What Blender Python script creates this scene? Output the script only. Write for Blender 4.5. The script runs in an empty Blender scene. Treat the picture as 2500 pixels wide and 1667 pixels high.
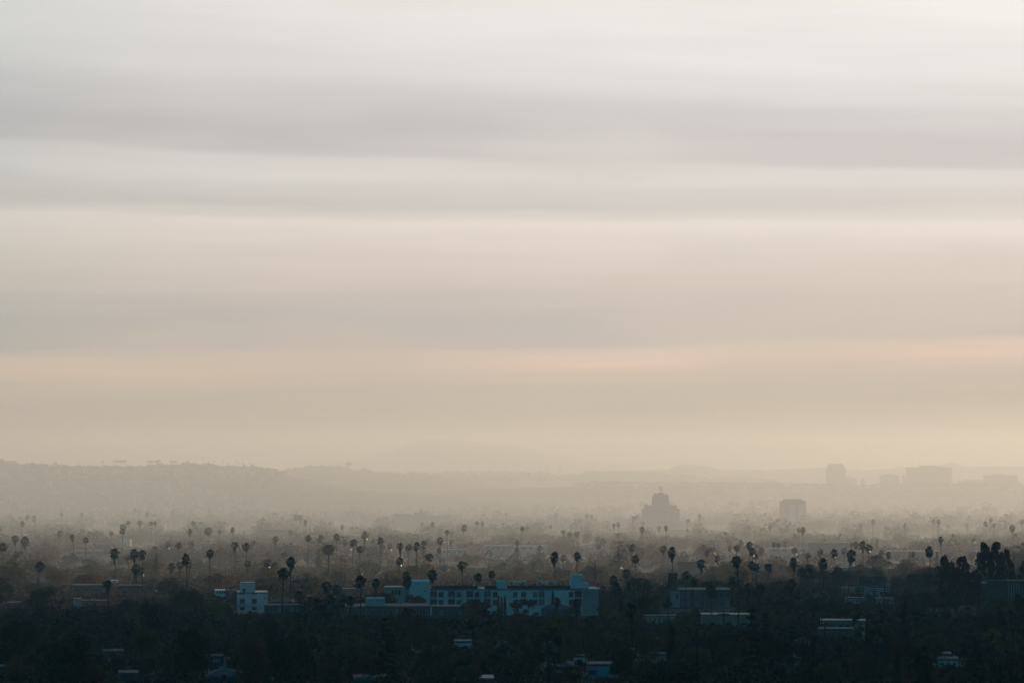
import bpy, math, random
import numpy as np
from mathutils import Vector, Matrix

SC = bpy.context.scene
COL = SC.collection
F = 6944.0          # focal length of the photograph in its own pixels (100 mm lens)
CX, HY = 1250.0, 1125.0
CAMZ = 55.0
rnd = random.Random(7)
NR = np.random.default_rng(11)

# ------------------------------------------------------------------ terrain profile (camera height above ground, by distance)
_HD = [-400, 250, 430, 850, 1750, 3000, 4500, 6100, 7900, 11000, 13500, 17500, 20000, 26000]
_HH = [30, 30, 33.6, 45.9, 69.3, 97.2, 126.4, 153.7, 176.3, 198, 204, 189, 144, 140]
def hs(y): return float(np.interp(y, [1240, 1300, 1350, 1400, 1500], [2.6, 1.9, 1.15, 0.9, 0.8]))
def H(d): return float(np.interp(d, _HD, _HH))
def gz(d): return CAMZ - H(d)
def gy(d): return HY + H(d) * F / d
def P(px, py, d): return Vector(((px - CX) / F * d, d, CAMZ - (py - HY) / F * d))
def solve_D(ytop, h, lo=330.0, hi=17000.0):
    """farthest distance at which something h metres tall reaches the photo row ytop"""
    val = lambda d: HY + (H(d) - h) * F / d
    d = hi
    best, bd = -1e9, hi
    while d > lo:
        v = val(d)
        if v > best: best, bd = v, d
        if v >= ytop: break
        d *= 0.985
    else: return bd
    a, b = d, min(hi, d / 0.985)
    for i in range(30):
        m = (a + b) / 2
        if val(m) >= ytop: a = m
        else: b = m
    return a
def D_ground(y):
    return solve_D(y, 0.0)

# ------------------------------------------------------------------ materials
def newmat(name):
    m = bpy.data.materials.new(name); m.use_nodes = True
    nt = m.node_tree; nt.nodes.clear()
    out = nt.nodes.new('ShaderNodeOutputMaterial')
    return m, nt, out
def N(nt, t, **kw):
    n = nt.nodes.new(t)
    for k, v in kw.items():
        if k in n.inputs.keys(): n.inputs[k].default_value = v
        else: setattr(n, k, v)
    return n
def surf_mat(name, c, rough=0.8, c2=None, scale=0.6, spec=0.3, bump=0.0, metallic=0.0):
    m, nt, out = newmat(name)
    b = N(nt, 'ShaderNodeBsdfPrincipled'); b.inputs['Roughness'].default_value = rough
    b.inputs['Specular IOR Level'].default_value = spec; b.inputs['Metallic'].default_value = metallic
    tc = N(nt, 'ShaderNodeTexCoord'); no = N(nt, 'ShaderNodeTexNoise'); no.inputs['Scale'].default_value = scale
    no.inputs['Detail'].default_value = 6
    rp = N(nt, 'ShaderNodeValToRGB')
    c2 = c2 or tuple(v * 0.72 for v in c)
    rp.color_ramp.elements[0].position = 0.35; rp.color_ramp.elements[0].color = (*c2, 1)
    rp.color_ramp.elements[1].position = 0.65; rp.color_ramp.elements[1].color = (*c, 1)
    nt.links.new(tc.outputs['Object'], no.inputs['Vector']); nt.links.new(no.outputs['Fac'], rp.inputs['Fac'])
    nt.links.new(rp.outputs['Color'], b.inputs['Base Color'])
    if bump:
        bp = N(nt, 'ShaderNodeBump'); bp.inputs['Strength'].default_value = bump
        nt.links.new(no.outputs['Fac'], bp.inputs['Height']); nt.links.new(bp.outputs['Normal'], b.inputs['Normal'])
    nt.links.new(b.outputs[0], out.inputs[0])
    return m
def leaf_mat(name, c, c2, trans=0.35, tcol=None, rough=0.75, spec=0.12, scale=0.35):
    m, nt, out = newmat(name)
    tc = N(nt, 'ShaderNodeTexCoord'); no = N(nt, 'ShaderNodeTexNoise'); no.inputs['Scale'].default_value = scale
    no.inputs['Detail'].default_value = 3
    oi = N(nt, 'ShaderNodeObjectInfo')
    rp = N(nt, 'ShaderNodeValToRGB')
    rp.color_ramp.elements[0].position = 0.38; rp.color_ramp.elements[0].color = (*c, 1)
    rp.color_ramp.elements[1].position = 0.66; rp.color_ramp.elements[1].color = (*c2, 1)
    nt.links.new(tc.outputs['Object'], no.inputs['Vector']); nt.links.new(no.outputs['Fac'], rp.inputs['Fac'])
    hs = N(nt, 'ShaderNodeHueSaturation')
    mr = N(nt, 'ShaderNodeMapRange'); mr.inputs['To Min'].default_value = 0.65; mr.inputs['To Max'].default_value = 1.35
    nt.links.new(oi.outputs['Random'], mr.inputs['Value']); nt.links.new(mr.outputs[0], hs.inputs['Value'])
    nt.links.new(rp.outputs['Color'], hs.inputs['Color'])
    b = N(nt, 'ShaderNodeBsdfPrincipled'); b.inputs['Roughness'].default_value = rough
    b.inputs['Specular IOR Level'].default_value = spec
    if spec > 0.9: b.inputs['Coat Weight'].default_value = 0.5; b.inputs['Coat Roughness'].default_value = 0.38
    t = N(nt, 'ShaderNodeBsdfTranslucent'); t.inputs['Color'].default_value = (*(tcol or c2), 1)
    mx = N(nt, 'ShaderNodeMixShader'); mx.inputs[0].default_value = trans
    nt.links.new(hs.outputs[0], b.inputs['Base Color'])
    nt.links.new(b.outputs[0], mx.inputs[1]); nt.links.new(t.outputs[0], mx.inputs[2]); nt.links.new(mx.outputs[0], out.inputs[0])
    return m

M = {}
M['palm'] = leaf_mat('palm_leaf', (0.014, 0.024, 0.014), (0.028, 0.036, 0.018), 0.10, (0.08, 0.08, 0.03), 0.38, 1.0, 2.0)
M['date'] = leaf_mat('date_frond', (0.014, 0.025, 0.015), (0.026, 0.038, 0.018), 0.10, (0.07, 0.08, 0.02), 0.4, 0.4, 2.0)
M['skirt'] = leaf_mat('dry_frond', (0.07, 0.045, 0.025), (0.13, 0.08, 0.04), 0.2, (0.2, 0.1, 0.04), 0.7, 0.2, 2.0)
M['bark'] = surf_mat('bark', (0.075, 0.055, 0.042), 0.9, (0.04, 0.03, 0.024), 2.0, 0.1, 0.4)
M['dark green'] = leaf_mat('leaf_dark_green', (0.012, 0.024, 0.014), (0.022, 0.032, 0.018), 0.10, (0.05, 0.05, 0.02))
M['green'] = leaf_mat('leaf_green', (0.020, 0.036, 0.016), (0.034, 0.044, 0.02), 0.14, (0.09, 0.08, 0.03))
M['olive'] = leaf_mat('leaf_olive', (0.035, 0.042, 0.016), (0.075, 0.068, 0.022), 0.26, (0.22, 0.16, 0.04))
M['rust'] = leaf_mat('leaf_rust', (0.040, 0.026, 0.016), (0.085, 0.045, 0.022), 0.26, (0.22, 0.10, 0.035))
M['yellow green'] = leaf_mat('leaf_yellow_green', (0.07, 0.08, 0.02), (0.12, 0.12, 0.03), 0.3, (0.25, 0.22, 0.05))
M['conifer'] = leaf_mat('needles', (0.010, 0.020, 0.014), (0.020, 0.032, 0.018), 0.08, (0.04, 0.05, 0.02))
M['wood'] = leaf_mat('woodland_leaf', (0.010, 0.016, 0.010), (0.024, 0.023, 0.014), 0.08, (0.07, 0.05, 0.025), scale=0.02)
M['white'] = surf_mat('white_stucco', (0.68, 0.68, 0.66), 0.85, (0.56, 0.56, 0.54), 0.25)
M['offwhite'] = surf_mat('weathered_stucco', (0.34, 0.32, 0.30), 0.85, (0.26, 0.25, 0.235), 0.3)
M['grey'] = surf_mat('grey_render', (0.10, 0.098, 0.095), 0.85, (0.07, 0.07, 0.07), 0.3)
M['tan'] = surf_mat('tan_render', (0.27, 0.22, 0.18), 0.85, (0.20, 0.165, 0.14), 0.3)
M['darkwall'] = surf_mat('dark_cladding', (0.05, 0.052, 0.055), 0.7, None, 0.3)
M['teal'] = surf_mat('teal_paint', (0.10, 0.36, 0.42), 0.8, (0.08, 0.29, 0.35), 0.3)
M['bluegrey'] = surf_mat('blue_grey_paint', (0.055, 0.095, 0.115), 0.8, (0.04, 0.07, 0.085), 0.3)
M['brick'] = surf_mat('red_brick', (0.26, 0.10, 0.06), 0.9, (0.18, 0.07, 0.045), 1.0)
M['roofdark'] = surf_mat('dark_roof', (0.09, 0.085, 0.08), 0.7, None, 0.3)
M['roofpale'] = surf_mat('pale_roof_sheet', (0.17, 0.165, 0.16), 0.5, (0.12, 0.12, 0.118), 0.3, 0.3)
M['tile'] = surf_mat('clay_tile', (0.20, 0.085, 0.05), 0.85, None, 0.8)
M['glass'] = surf_mat('window_glass', (0.03, 0.035, 0.04), 0.12, None, 0.5, 0.6)
M['frame'] = surf_mat('window_frame', (0.30, 0.30, 0.29), 0.6, None, 0.5)
M['metal'] = surf_mat('galvanised_steel', (0.22, 0.22, 0.22), 0.5, None, 0.6, 0.5)
M['pole'] = surf_mat('creosoted_pole', (0.05, 0.04, 0.032), 0.9, None, 1.0, 0.1)
M['cloth'] = surf_mat('canvas', (0.75, 0.72, 0.66), 0.9, (0.66, 0.63, 0.57), 0.8)
M['red'] = surf_mat('red_cloth', (0.55, 0.05, 0.06), 0.9, None, 0.8)
M['board'] = surf_mat('board_print', (0.055, 0.055, 0.055), 0.7, (0.035, 0.037, 0.04), 0.5)
M['lettering'] = surf_mat('board_lettering', (0.22, 0.22, 0.21), 0.8, None, 0.8)

# ------------------------------------------------------------------ object helpers
def tag(o, label=None, cat=None, group=None, kind=None):
    if label: o['label'] = label
    if cat: o['category'] = cat
    if group: o['group'] = group
    if kind: o['kind'] = kind
    return o
def empty(name, loc, rz=0.0):
    o = bpy.data.objects.new(name, None); o.empty_display_size = 1
    o.location = loc; o.rotation_euler = (0, 0, rz); COL.objects.link(o); return o
def link(name, me, parent=None, loc=(0, 0, 0)):
    o = bpy.data.objects.new(name, me); COL.objects.link(o); o.location = loc
    if parent: o.parent = parent
    return o
def mesh_np(name, verts, nper, mat, smooth=False):
    """verts: (k*nper,3) array, k separate faces of nper corners each"""
    verts = np.asarray(verts, dtype=np.float32).reshape(-1, 3)
    k = len(verts) // nper
    me = bpy.data.meshes.new(name)
    me.vertices.add(len(verts)); me.vertices.foreach_set('co', verts.ravel())
    me.loops.add(len(verts)); me.loops.foreach_set('vertex_index', np.arange(len(verts), dtype=np.int32))
    me.polygons.add(k); me.polygons.foreach_set('loop_start', np.arange(0, len(verts), nper, dtype=np.int32))
    me.update(calc_edges=True)
    if mat: me.materials.append(mat)
    return me
class MB:
    def __init__(s): s.v = []; s.f = []
    def box(s, x0, x1, y0, y1, z0, z1):
        b = len(s.v)
        s.v += [(x0,y0,z0),(x1,y0,z0),(x1,y1,z0),(x0,y1,z0),(x0,y0,z1),(x1,y0,z1),(x1,y1,z1),(x0,y1,z1)]
        s.f += [(b,b+3,b+2,b+1),(b+4,b+5,b+6,b+7),(b,b+1,b+5,b+4),(b+1,b+2,b+6,b+5),(b+2,b+3,b+7,b+6),(b+3,b,b+4,b+7)]
        return s
    def frustum(s, x0,x1,y0,y1,z0, X0,X1,Y0,Y1,z1):
        b = len(s.v)
        s.v += [(x0,y0,z0),(x1,y0,z0),(x1,y1,z0),(x0,y1,z0),(X0,Y0,z1),(X1,Y0,z1),(X1,Y1,z1),(X0,Y1,z1)]
        s.f += [(b,b+3,b+2,b+1),(b+4,b+5,b+6,b+7),(b,b+1,b+5,b+4),(b+1,b+2,b+6,b+5),(b+2,b+3,b+7,b+6),(b+3,b,b+4,b+7)]
        return s
    def prism(s, pts, y0, y1):
        """outline pts (x,z) extruded from y0 to y1"""
        b = len(s.v); n = len(pts)
        s.v += [(x, y0, z) for x, z in pts] + [(x, y1, z) for x, z in pts]
        s.f.append(tuple(b + i for i in range(n))); s.f.append(tuple(b + n + i for i in reversed(range(n))))
        for i in range(n):
            j = (i + 1) % n
            s.f.append((b + j, b + i, b + n + i, b + n + j))
        return s
    def tube(s, p, q, r0, r1, n=6):
        p = Vector(p); q = Vector(q); d = (q - p).normalized()
        a = d.orthogonal().normalized(); c = d.cross(a); b = len(s.v)
        for (o, r) in ((p, r0), (q, r1)):
            for i in range(n):
                t = 2 * math.pi * i / n
                s.v.append(tuple(o + a * (r * math.cos(t)) + c * (r * math.sin(t))))
        for i in range(n):
            j = (i + 1) % n
            s.f.append((b + i, b + j, b + n + j, b + n + i))
        s.f.append(tuple(b + i for i in reversed(range(n)))); s.f.append(tuple(b + n + i for i in range(n)))
        return s
    def mesh(s, name, mat):
        me = bpy.data.meshes.new(name); me.from_pydata(s.v, [], s.f); me.update()
        if mat: me.materials.append(mat)
        return me
    def build(s, name, mat, parent=None, loc=(0, 0, 0)):
        return link(name, s.mesh(name, mat), parent, loc)

def unit(v): return v / np.maximum(np.linalg.norm(v, axis=-1, keepdims=True), 1e-9)
def leaf_quads(c, n, size, rng, aspect=0.6):
    """leaf quads centred at c (k,3) with normals n, half length size (k,)"""
    k = len(c); r = rng.normal(size=(k, 3)); a = unit(np.cross(n, r)); b = np.cross(n, a)
    s = np.asarray(size).reshape(-1, 1) * np.ones((k, 1))
    q = np.stack([c - a * s, c - b * s * aspect, c + a * s, c + b * s * aspect], axis=1)
    return q.reshape(-1, 3)

# ------------------------------------------------------------------ plant meshes (unit crowns)
def fan_crown(seed, n=62, droop=0.5):
    g = np.random.default_rng(seed); out = []
    for i in range(n):
        u = (i + g.uniform(0, 1)) / n
        el = math.radians(88 - 150 * u ** 0.9 + g.normal(0, 6)); az = i * 2.39996 + g.normal(0, 0.25)
        d = np.array([math.cos(el) * math.cos(az), math.cos(el) * math.sin(az), math.sin(el)])
        side = unit(np.cross(d, [0, 0, 1.0]) + 1e-6); up = np.cross(side, d)
        pl = g.uniform(0.36, 0.68); R = g.uniform(0.36, 0.58)
        hub = d * pl
        tilt = g.normal(0, 0.35)
        ax2 = side * math.cos(tilt) + up * math.sin(tilt); nrm = np.cross(ax2, d)
        # petiole
        w = 0.014
        out += [hub * 0.1 - ax2 * w, hub * 0.1 + ax2 * w, hub + ax2 * w, hub - ax2 * w]
        m = 9
        for k in range(m):
            a = math.radians(-82 + 164 * k / (m - 1)) + g.normal(0, 0.03)
            r = R * (1.0 - 0.28 * abs(a) / 1.4)
            dd = d * math.cos(a) + ax2 * math.sin(a)
            pp = -d * math.sin(a) + ax2 * math.cos(a)
            fold = nrm * (0.02 if k % 2 else -0.02)
            tip = hub + dd * r + np.array([0, 0, -1]) * (r * droop * 0.45) - nrm * 0.05
            mid = hub + dd * r * 0.55 - np.array([0, 0, 1]) * r * 0.04
            hw = r * 0.2
            out += [hub, mid - pp * hw + fold, tip, mid + pp * hw - fold]
    return mesh_np('crown', np.array(out), 4, M['palm'])
def skirt_mesh(seed, n=46):
    g = np.random.default_rng(seed); out = []
    for i in range(n):
        az = i * 2.39996; z0 = -0.1 - 1.0 * (i / n); r0 = 0.16
        L = g.uniform(0.35, 0.55) * (1.0 - 0.35 * i / n)
        o = np.array([math.cos(az), math.sin(az), 0]); t = np.array([-math.sin(az), math.cos(az), 0])
        a = o * r0 + np.array([0, 0, z0]); e = o * (r0 + L * 0.62 * (1 - 0.5 * i / n)) + np.array([0, 0, z0 - L * 0.85])
        for k in (-1, 0, 1):
            ee = e + t * (k * 0.13) + g.normal(0, 0.02, 3); mm = (a + ee) / 2 + o * 0.05
            out += [a, mm - t * 0.05, ee, mm + t * 0.05]
    return mesh_np('skirt', np.array(out), 4, M['skirt'])
def trunk_mesh(r0=0.035, r1=0.02, n=8, bend=0.02):
    mb = MB(); pts = []
    for i in range(9):
        t = i / 8; pts.append((bend * math.sin(t * 2.6), bend * 0.6 * t * t, t))
    for i in range(8):
        a = r0 + (r1 - r0) * (i / 8) ** 0.6; b = r0 + (r1 - r0) * ((i + 1) / 8) ** 0.6
        mb.tube(pts[i], pts[i + 1], a, b, n)
    return mb.mesh('trunk', M['bark'])
def date_crown(seed, nf=120):
    g = np.random.default_rng(seed); out = []
    for i in range(nf):
        u = (i + 0.5) / nf; az = i * 2.39996 + g.normal(0, 0.1)
        el = math.radians(84 - 105 * u + g.normal(0, 4)); o = np.array([math.cos(az), math.sin(az), 0])
        t = np.array([-math.sin(az), math.cos(az), 0]); p = o * 0.05; L = g.uniform(0.9, 1.1); seg = 12
        e = el
        for k in range(seg):
            dirv = o * math.cos(e) + np.array([0, 0, 1]) * math.sin(e)
            q = p + dirv * L / seg
            upv = -o * math.sin(e) + np.array([0, 0, 1]) * math.cos(e)
            w = 0.012
            out += [p - t * w, p + t * w, q + t * w, q - t * w]
            ll = 0.20 * math.sin(math.pi * min(1, (k + 1.2) / (seg + 0.6))) + 0.03
            for s in (-1, 1):
                tip = p + t * s * ll * 0.75 + dirv * ll * 0.7 + upv * ll * 0.15 + g.normal(0, 0.008, 3)
                out += [p, p + dirv * 0.06, tip, p + (tip - p) * 0.5 - dirv * 0.035]
                p2 = (p + q) / 2
                tip = p2 + t * s * ll * 0.75 + dirv * ll * 0.7 - upv * ll * 0.05 + g.normal(0, 0.008, 3)
                out += [p2, p2 + dirv * 0.06, tip, p2 + (tip - p2) * 0.5 - dirv * 0.035]
            p = q; e -= math.radians(7.5 + 3.0 * u)
    return mesh_np('crown', np.array(out), 4, M['date'])
def clump_points(centres, radii, per, g, shell=0.55):
    cs = np.repeat(centres, per, axis=0); rr = np.repeat(radii, per)
    d = unit(g.normal(size=(len(cs), 3))); d[:, 2] = np.where(d[:, 2] < -0.4, -d[:, 2], d[:, 2])
    f = shell + (1 - shell) * g.uniform(0, 1, len(cs)) ** 0.6
    return cs + d * (rr * f)[:, None], d
def tree_shape(kind, seed):
    """unit tree: height 1, crown radius about 0.5*aspect given by kind. returns centres, radii (height units)"""
    g = np.random.default_rng(seed); cs = []; rr = []
    if kind == 'round':
        n = 36
        for i in range(n):
            d = unit(g.normal(size=3)); d[2] = d[2] * 0.95
            f = g.uniform(0.3, 0.85)
            cs.append([d[0] * 0.42 * f * 1.1, d[1] * 0.42 * f * 1.1, 0.50 + d[2] * 0.40 * f * 1.1]); rr.append(g.uniform(0.12, 0.19))
    elif kind == 'wide':
        n = 34
        for i in range(n):
            a = g.uniform(0, 6.283); f = math.sqrt(g.uniform(0, 1)) * 0.46
            cs.append([f * math.cos(a), f * math.sin(a), 0.80 - 0.65 * f * f * 1.6 + g.normal(0, 0.035)]); rr.append(g.uniform(0.09, 0.16))
        for i in range(16):
            a = g.uniform(0, 6.283); f = g.uniform(0.1, 0.42)
            cs.append([f * math.cos(a), f * math.sin(a), g.uniform(0.25, 0.6)]); rr.append(g.uniform(0.11, 0.17))
    elif kind == 'open':
        n = 34
        for i in range(n):
            a = g.uniform(0, 6.283); z = g.uniform(0.22, 0.93); f = g.uniform(0.1, 1) * (0.44 * math.sin(math.pi * min(1, (z - 0.12) / 0.95)) )
            cs.append([f * math.cos(a), f * math.sin(a), z]); rr.append(g.uniform(0.055, 0.115))
    elif kind == 'tall':
        n = 120
        for i in range(n):
            a = g.uniform(0, 6.283); z = g.uniform(0.08, 0.95)
            prof = 0.30 * (1 - max(0.0, (z - 0.35) / 0.64) ** 2.2) + 0.015
            f = prof * g.uniform(0.45, 1.0) * (1 + 0.12 * math.sin(z * 31 + a * 2))
            cs.append([f * math.cos(a), f * math.sin(a), z]); rr.append(g.uniform(0.035, 0.07))
    return np.array(cs), np.array(rr)
def crown_mesh(kind, seed, per, leaf, name='crown', mat=None):
    g = np.random.default_rng(seed + 100)
    cs, rr = tree_shape(kind, seed)
    if kind == 'open': per = int(per * 0.7)
    if kind == 'tall': per = int(per * 0.95)
    c, d = clump_points(cs, rr, per, g)
    # leaves hang and face outward with scatter
    n = unit(d + g.normal(size=d.shape) * 0.75)
    q = leaf_quads(c, n, g.uniform(leaf * 0.7, leaf * 1.3, len(c)), g, 0.7)
    return mesh_np(name, q, 4, mat or M['green'])
def limbs_mesh(kind, seed):
    g = np.random.default_rng(seed + 500); cs, rr = tree_shape(kind, seed); mb = MB()
    fork = 0.3 if kind != 'tall' else 0.9
    mb.tube((0, 0, 0), (0.01, 0, fork * 0.5), 0.035, 0.028, 7); mb.tube((0.01, 0, fork * 0.5), (0, 0.01, fork), 0.028, 0.02 if kind != 'tall' else 0.008, 7)
    idx = g.permutation(len(cs))[:9]
    for i in idx:
        c = cs[i]; z0 = fork if kind != 'tall' else c[2] * 0.85
        m = (c[0] * 0.5, c[1] * 0.5, (z0 + c[2]) * 0.5 + 0.02)
        mb.tube((0, 0.01, z0), m, 0.015, 0.010, 5); mb.tube(m, tuple(c), 0.010, 0.004, 5)
    return mb.mesh('trunk', M['bark'])
def cypress_crown(seed, n=2200):
    g = np.random.default_rng(seed); z = g.uniform(0.02, 1.0, n) ** 0.9
    prof = 0.085 * np.sqrt(np.clip(np.minimum(1, z * 5 + 0.35) * (1 - z ** 2.2), 0, 1)) + 0.004
    a = g.uniform(0, 6.283, n); lump = 1 + 0.12 * np.sin(a * 3 + z * 17) + 0.1 * g.normal(size=n)
    c = np.stack([np.cos(a) * prof * lump, np.sin(a) * prof * lump, z * 0.985], 1)
    nn = unit(np.stack([np.cos(a), np.sin(a), 0.2 + 0 * a], 1) + g.normal(size=(n, 3)) * 0.5)
    return mesh_np('crown', leaf_quads(c, nn, g.uniform(0.012, 0.026, n), g, 0.6), 4, M['conifer'])
def cedar_crown(seed, tiers=15, wide=0.42, flat=True):
    g = np.random.default_rng(seed); C = []; Nn = []; S = []
    for t in range(tiers):
        z = 0.14 + 0.83 * t / (tiers - 1); R = wide * (1 - ((z - 0.1) / 0.92) ** 1.15) + 0.02
        nb = 9 if R > 0.15 else 6
        for b in range(nb):
            a = g.uniform(0, 6.283); L = R * g.uniform(0.65, 1.1)
            k = int(26 * (L / 0.3) + 8)
            u = g.uniform(0.1, 1, k) ** 0.75
            wdt = 0.07 * (1.15 - u) + 0.02
            side = g.normal(0, 1, k) * wdt
            x = np.cos(a) * u * L - np.sin(a) * side; y = np.sin(a) * u * L + np.cos(a) * side
            zz = z + 0.03 - (0.10 * u * u * L / 0.4) + g.normal(0, 0.008, k)
            C.append(np.stack([x, y, zz], 1)); Nn.append(unit(np.stack([g.normal(0, .45, k), g.normal(0, .45, k), np.ones(k)], 1))); S.append(g.uniform(0.014, 0.03, k))
    C = np.concatenate(C); Nn = np.concatenate(Nn); S = np.concatenate(S)
    return mesh_np('crown', leaf_quads(C, Nn, S, g, 0.6), 4, M['conifer'])
def straight_trunk(r0=0.02, r1=0.004, top=0.96):
    mb = MB(); mb.tube((0, 0, 0), (0, 0, top * 0.5), r0, (r0 + r1) / 2, 7); mb.tube((0, 0, top * 0.5), (0, 0, top), (r0 + r1) / 2, r1, 7)
    return mb.mesh('trunk', M['bark'])

FAN = [fan_crown(s, n, dr) for s, n, dr in ((1, 60, 0.5), (2, 48, 0.7), (3, 68, 0.4), (4, 44, 0.9), (5, 56, 0.6), (6, 52, 0.35))]
SKIRT = [skirt_mesh(s) for s in (1, 2)]
PTRUNK = [trunk_mesh(0.021, 0.012, 8, b) for b in (0.0, 0.025, -0.03, 0.05)]
DATE = [date_crown(1), date_crown(2, 105)]
DTRUNK = trunk_mesh(0.05, 0.042, 9, 0.0)
KINDS = ('round', 'wide', 'open', 'tall')
CROWN = {k: [crown_mesh(k, s, 85, 0.026 if k != 'tall' else 0.019) for s in (1, 2, 3)] for k in KINDS}
LIMBS = {k: [limbs_mesh(k, s) for s in (1, 2, 3)] for k in KINDS}
CYP = [cypress_crown(1), cypress_crown(2)]
CEDAR = [cedar_crown(1), cedar_crown(2, 18, 0.30), cedar_crown(3, 12, 0.46)]
STR = straight_trunk()

# ------------------------------------------------------------------ labels
ROWS = [(1262, 'in far haze'), (1330, 'in middle mist'), (1395, 'behind hotel level'),
        (1495, 'at hotel level'), (1575, 'in dark foreground'), (9999, 'at bottom edge')]
COLS = [(300, 'at left edge'), (560, 'left of white block'), (840, 'right of white block'),
        (1100, "by hotel's left end"), (1330, "by hotel's middle"), (1560, "by hotel's right end"),
        (1760, 'under domed tower'), (2010, 'under slab tower'), (2250, 'near billboard'), (9999, 'at right edge')]
ORD = ['leftmost'] + [o + ' from left' for o in ('second third fourth fifth sixth seventh eighth ninth tenth eleventh twelfth thirteenth fourteenth fifteenth sixteenth '
       'seventeenth eighteenth nineteenth twentieth twentyfirst twentysecond twentythird twentyfourth twentyfifth twentysixth twentyseventh twentyeighth twentyninth thirtieth').split()]
PENDING = []
def pend(o, desc, px, py, group, cat, plural=None):
    row = next(t for y, t in ROWS if py < y); col = next(t for x, t in COLS if px < x)
    o['category'] = cat; o['group'] = group
    PENDING.append((desc, plural or desc + 's', col, row, px, o))
def resolve_labels():
    d = {}
    for it in PENDING: d.setdefault((it[0], it[2], it[3]), []).append(it)
    for (desc, col, row), its in d.items():
        its.sort(key=lambda t: t[4])
        for i, it in enumerate(its):
            if len(its) == 1: it[5]['label'] = f'{desc} {col}, {row}'
            else: it[5]['label'] = f'{ORD[min(i, len(ORD)-1)]} of {it[1]} {col}, {row}'

# ------------------------------------------------------------------ plant placement
def hold(y): return float(np.interp(y, [1200, 1250, 1300, 1400, 1600], [88, 84, 70, 55, 51]))
def place(ytop, h):
    """distance and true height of a plant whose top is on row ytop and whose apparent size belongs to a plant h metres tall"""
    hpx = h * max(60, ytop - HY) / max(14.0, hold(ytop) - h)
    D = D_ground(ytop + hpx)
    return D, hpx * D / F
PLANTS = []     # (px, ytop, halfwidth px, D) for spacing tests
def fan_palm(px, ytop, w, h=None, group='fan palms rising above the city trees'):
    s = w / 3.8; hh = hold(ytop) - (ytop - HY) / s
    hh = h or min(max(hh, 15.0), 25.0)
    D, hh = place(ytop, hh)
    R = w * D / F / 2
    hh = H(D) - (ytop - HY) * D / F
    r = random.Random(int(px * 31 + ytop))
    root = empty('fan_palm', ((px - CX) / F * D, D, gz(D)), 0)
    t = link('trunk', r.choice(PTRUNK), root); th = hh - R * 0.85
    t.scale = (max(9, th * 0.62),) * 2 + (th + 0.3,)
    t.rotation_euler[2] = r.uniform(0, 6)
    tipx = 0
    me = t.data; tx, ty = me.vertices[-1].co.x, me.vertices[-1].co.y
    a = t.rotation_euler[2]; sx = t.scale[0]
    ox, oy = (tx * math.cos(a) - ty * math.sin(a)) * sx, (tx * math.sin(a) + ty * math.cos(a)) * sx
    # keep the crown on the wanted column of the photograph: shift the whole palm back by the lean
    lean = r.gauss(0, 0.035); root.rotation_euler = (0, lean, 0)
    root.location.x -= ox + hh * 0.93 * math.sin(lean)
    c = link('crown', r.choice(FAN), root, (ox, oy, hh - R * 0.92)); cw = r.uniform(0.95, 1.3); c.scale = (R * cw, R * cw, R * r.uniform(0.95, 1.45)); c.rotation_euler[2] = r.uniform(0, 6)
    sh = r.random()
    if w > 8:
        k = link('skirt', SKIRT[int(px) % 2], root, (ox, oy, hh - R * 0.95)); k.scale = (R * 0.95, R * 0.95, R * (0.5 + 1.6 * sh * sh))
    size = 'large shaggy fan palm' if w >= 26 else 'medium fan palm' if w >= 15.5 else 'small fan palm' if w >= 9 else 'tiny fan palm'
    pend(root, size, px, ytop, group, 'palm tree')
    PLANTS.append((px, ytop, w / 2, D)); return root
def date_palm(px, ytop, w, h=9.0):
    D, h = place(ytop, h); R = w * D / F / 2
    root = empty('date_palm', ((px - CX) / F * D, D, gz(D)), rnd.uniform(0, 6.28))
    t = link('trunk', DTRUNK, root); t.scale = (9, 9, h - R * 0.8)
    c = link('crown', DATE[int(px) % 2], root, (0, 0, h - R * 0.85)); c.scale = (R * 1.08, R * 1.08, R * 1.0)
    pend(root, 'feathery date palm', px, ytop, 'date palms with arching fronds', 'palm tree')
    PLANTS.append((px, ytop, w / 2, D)); return root
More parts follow.
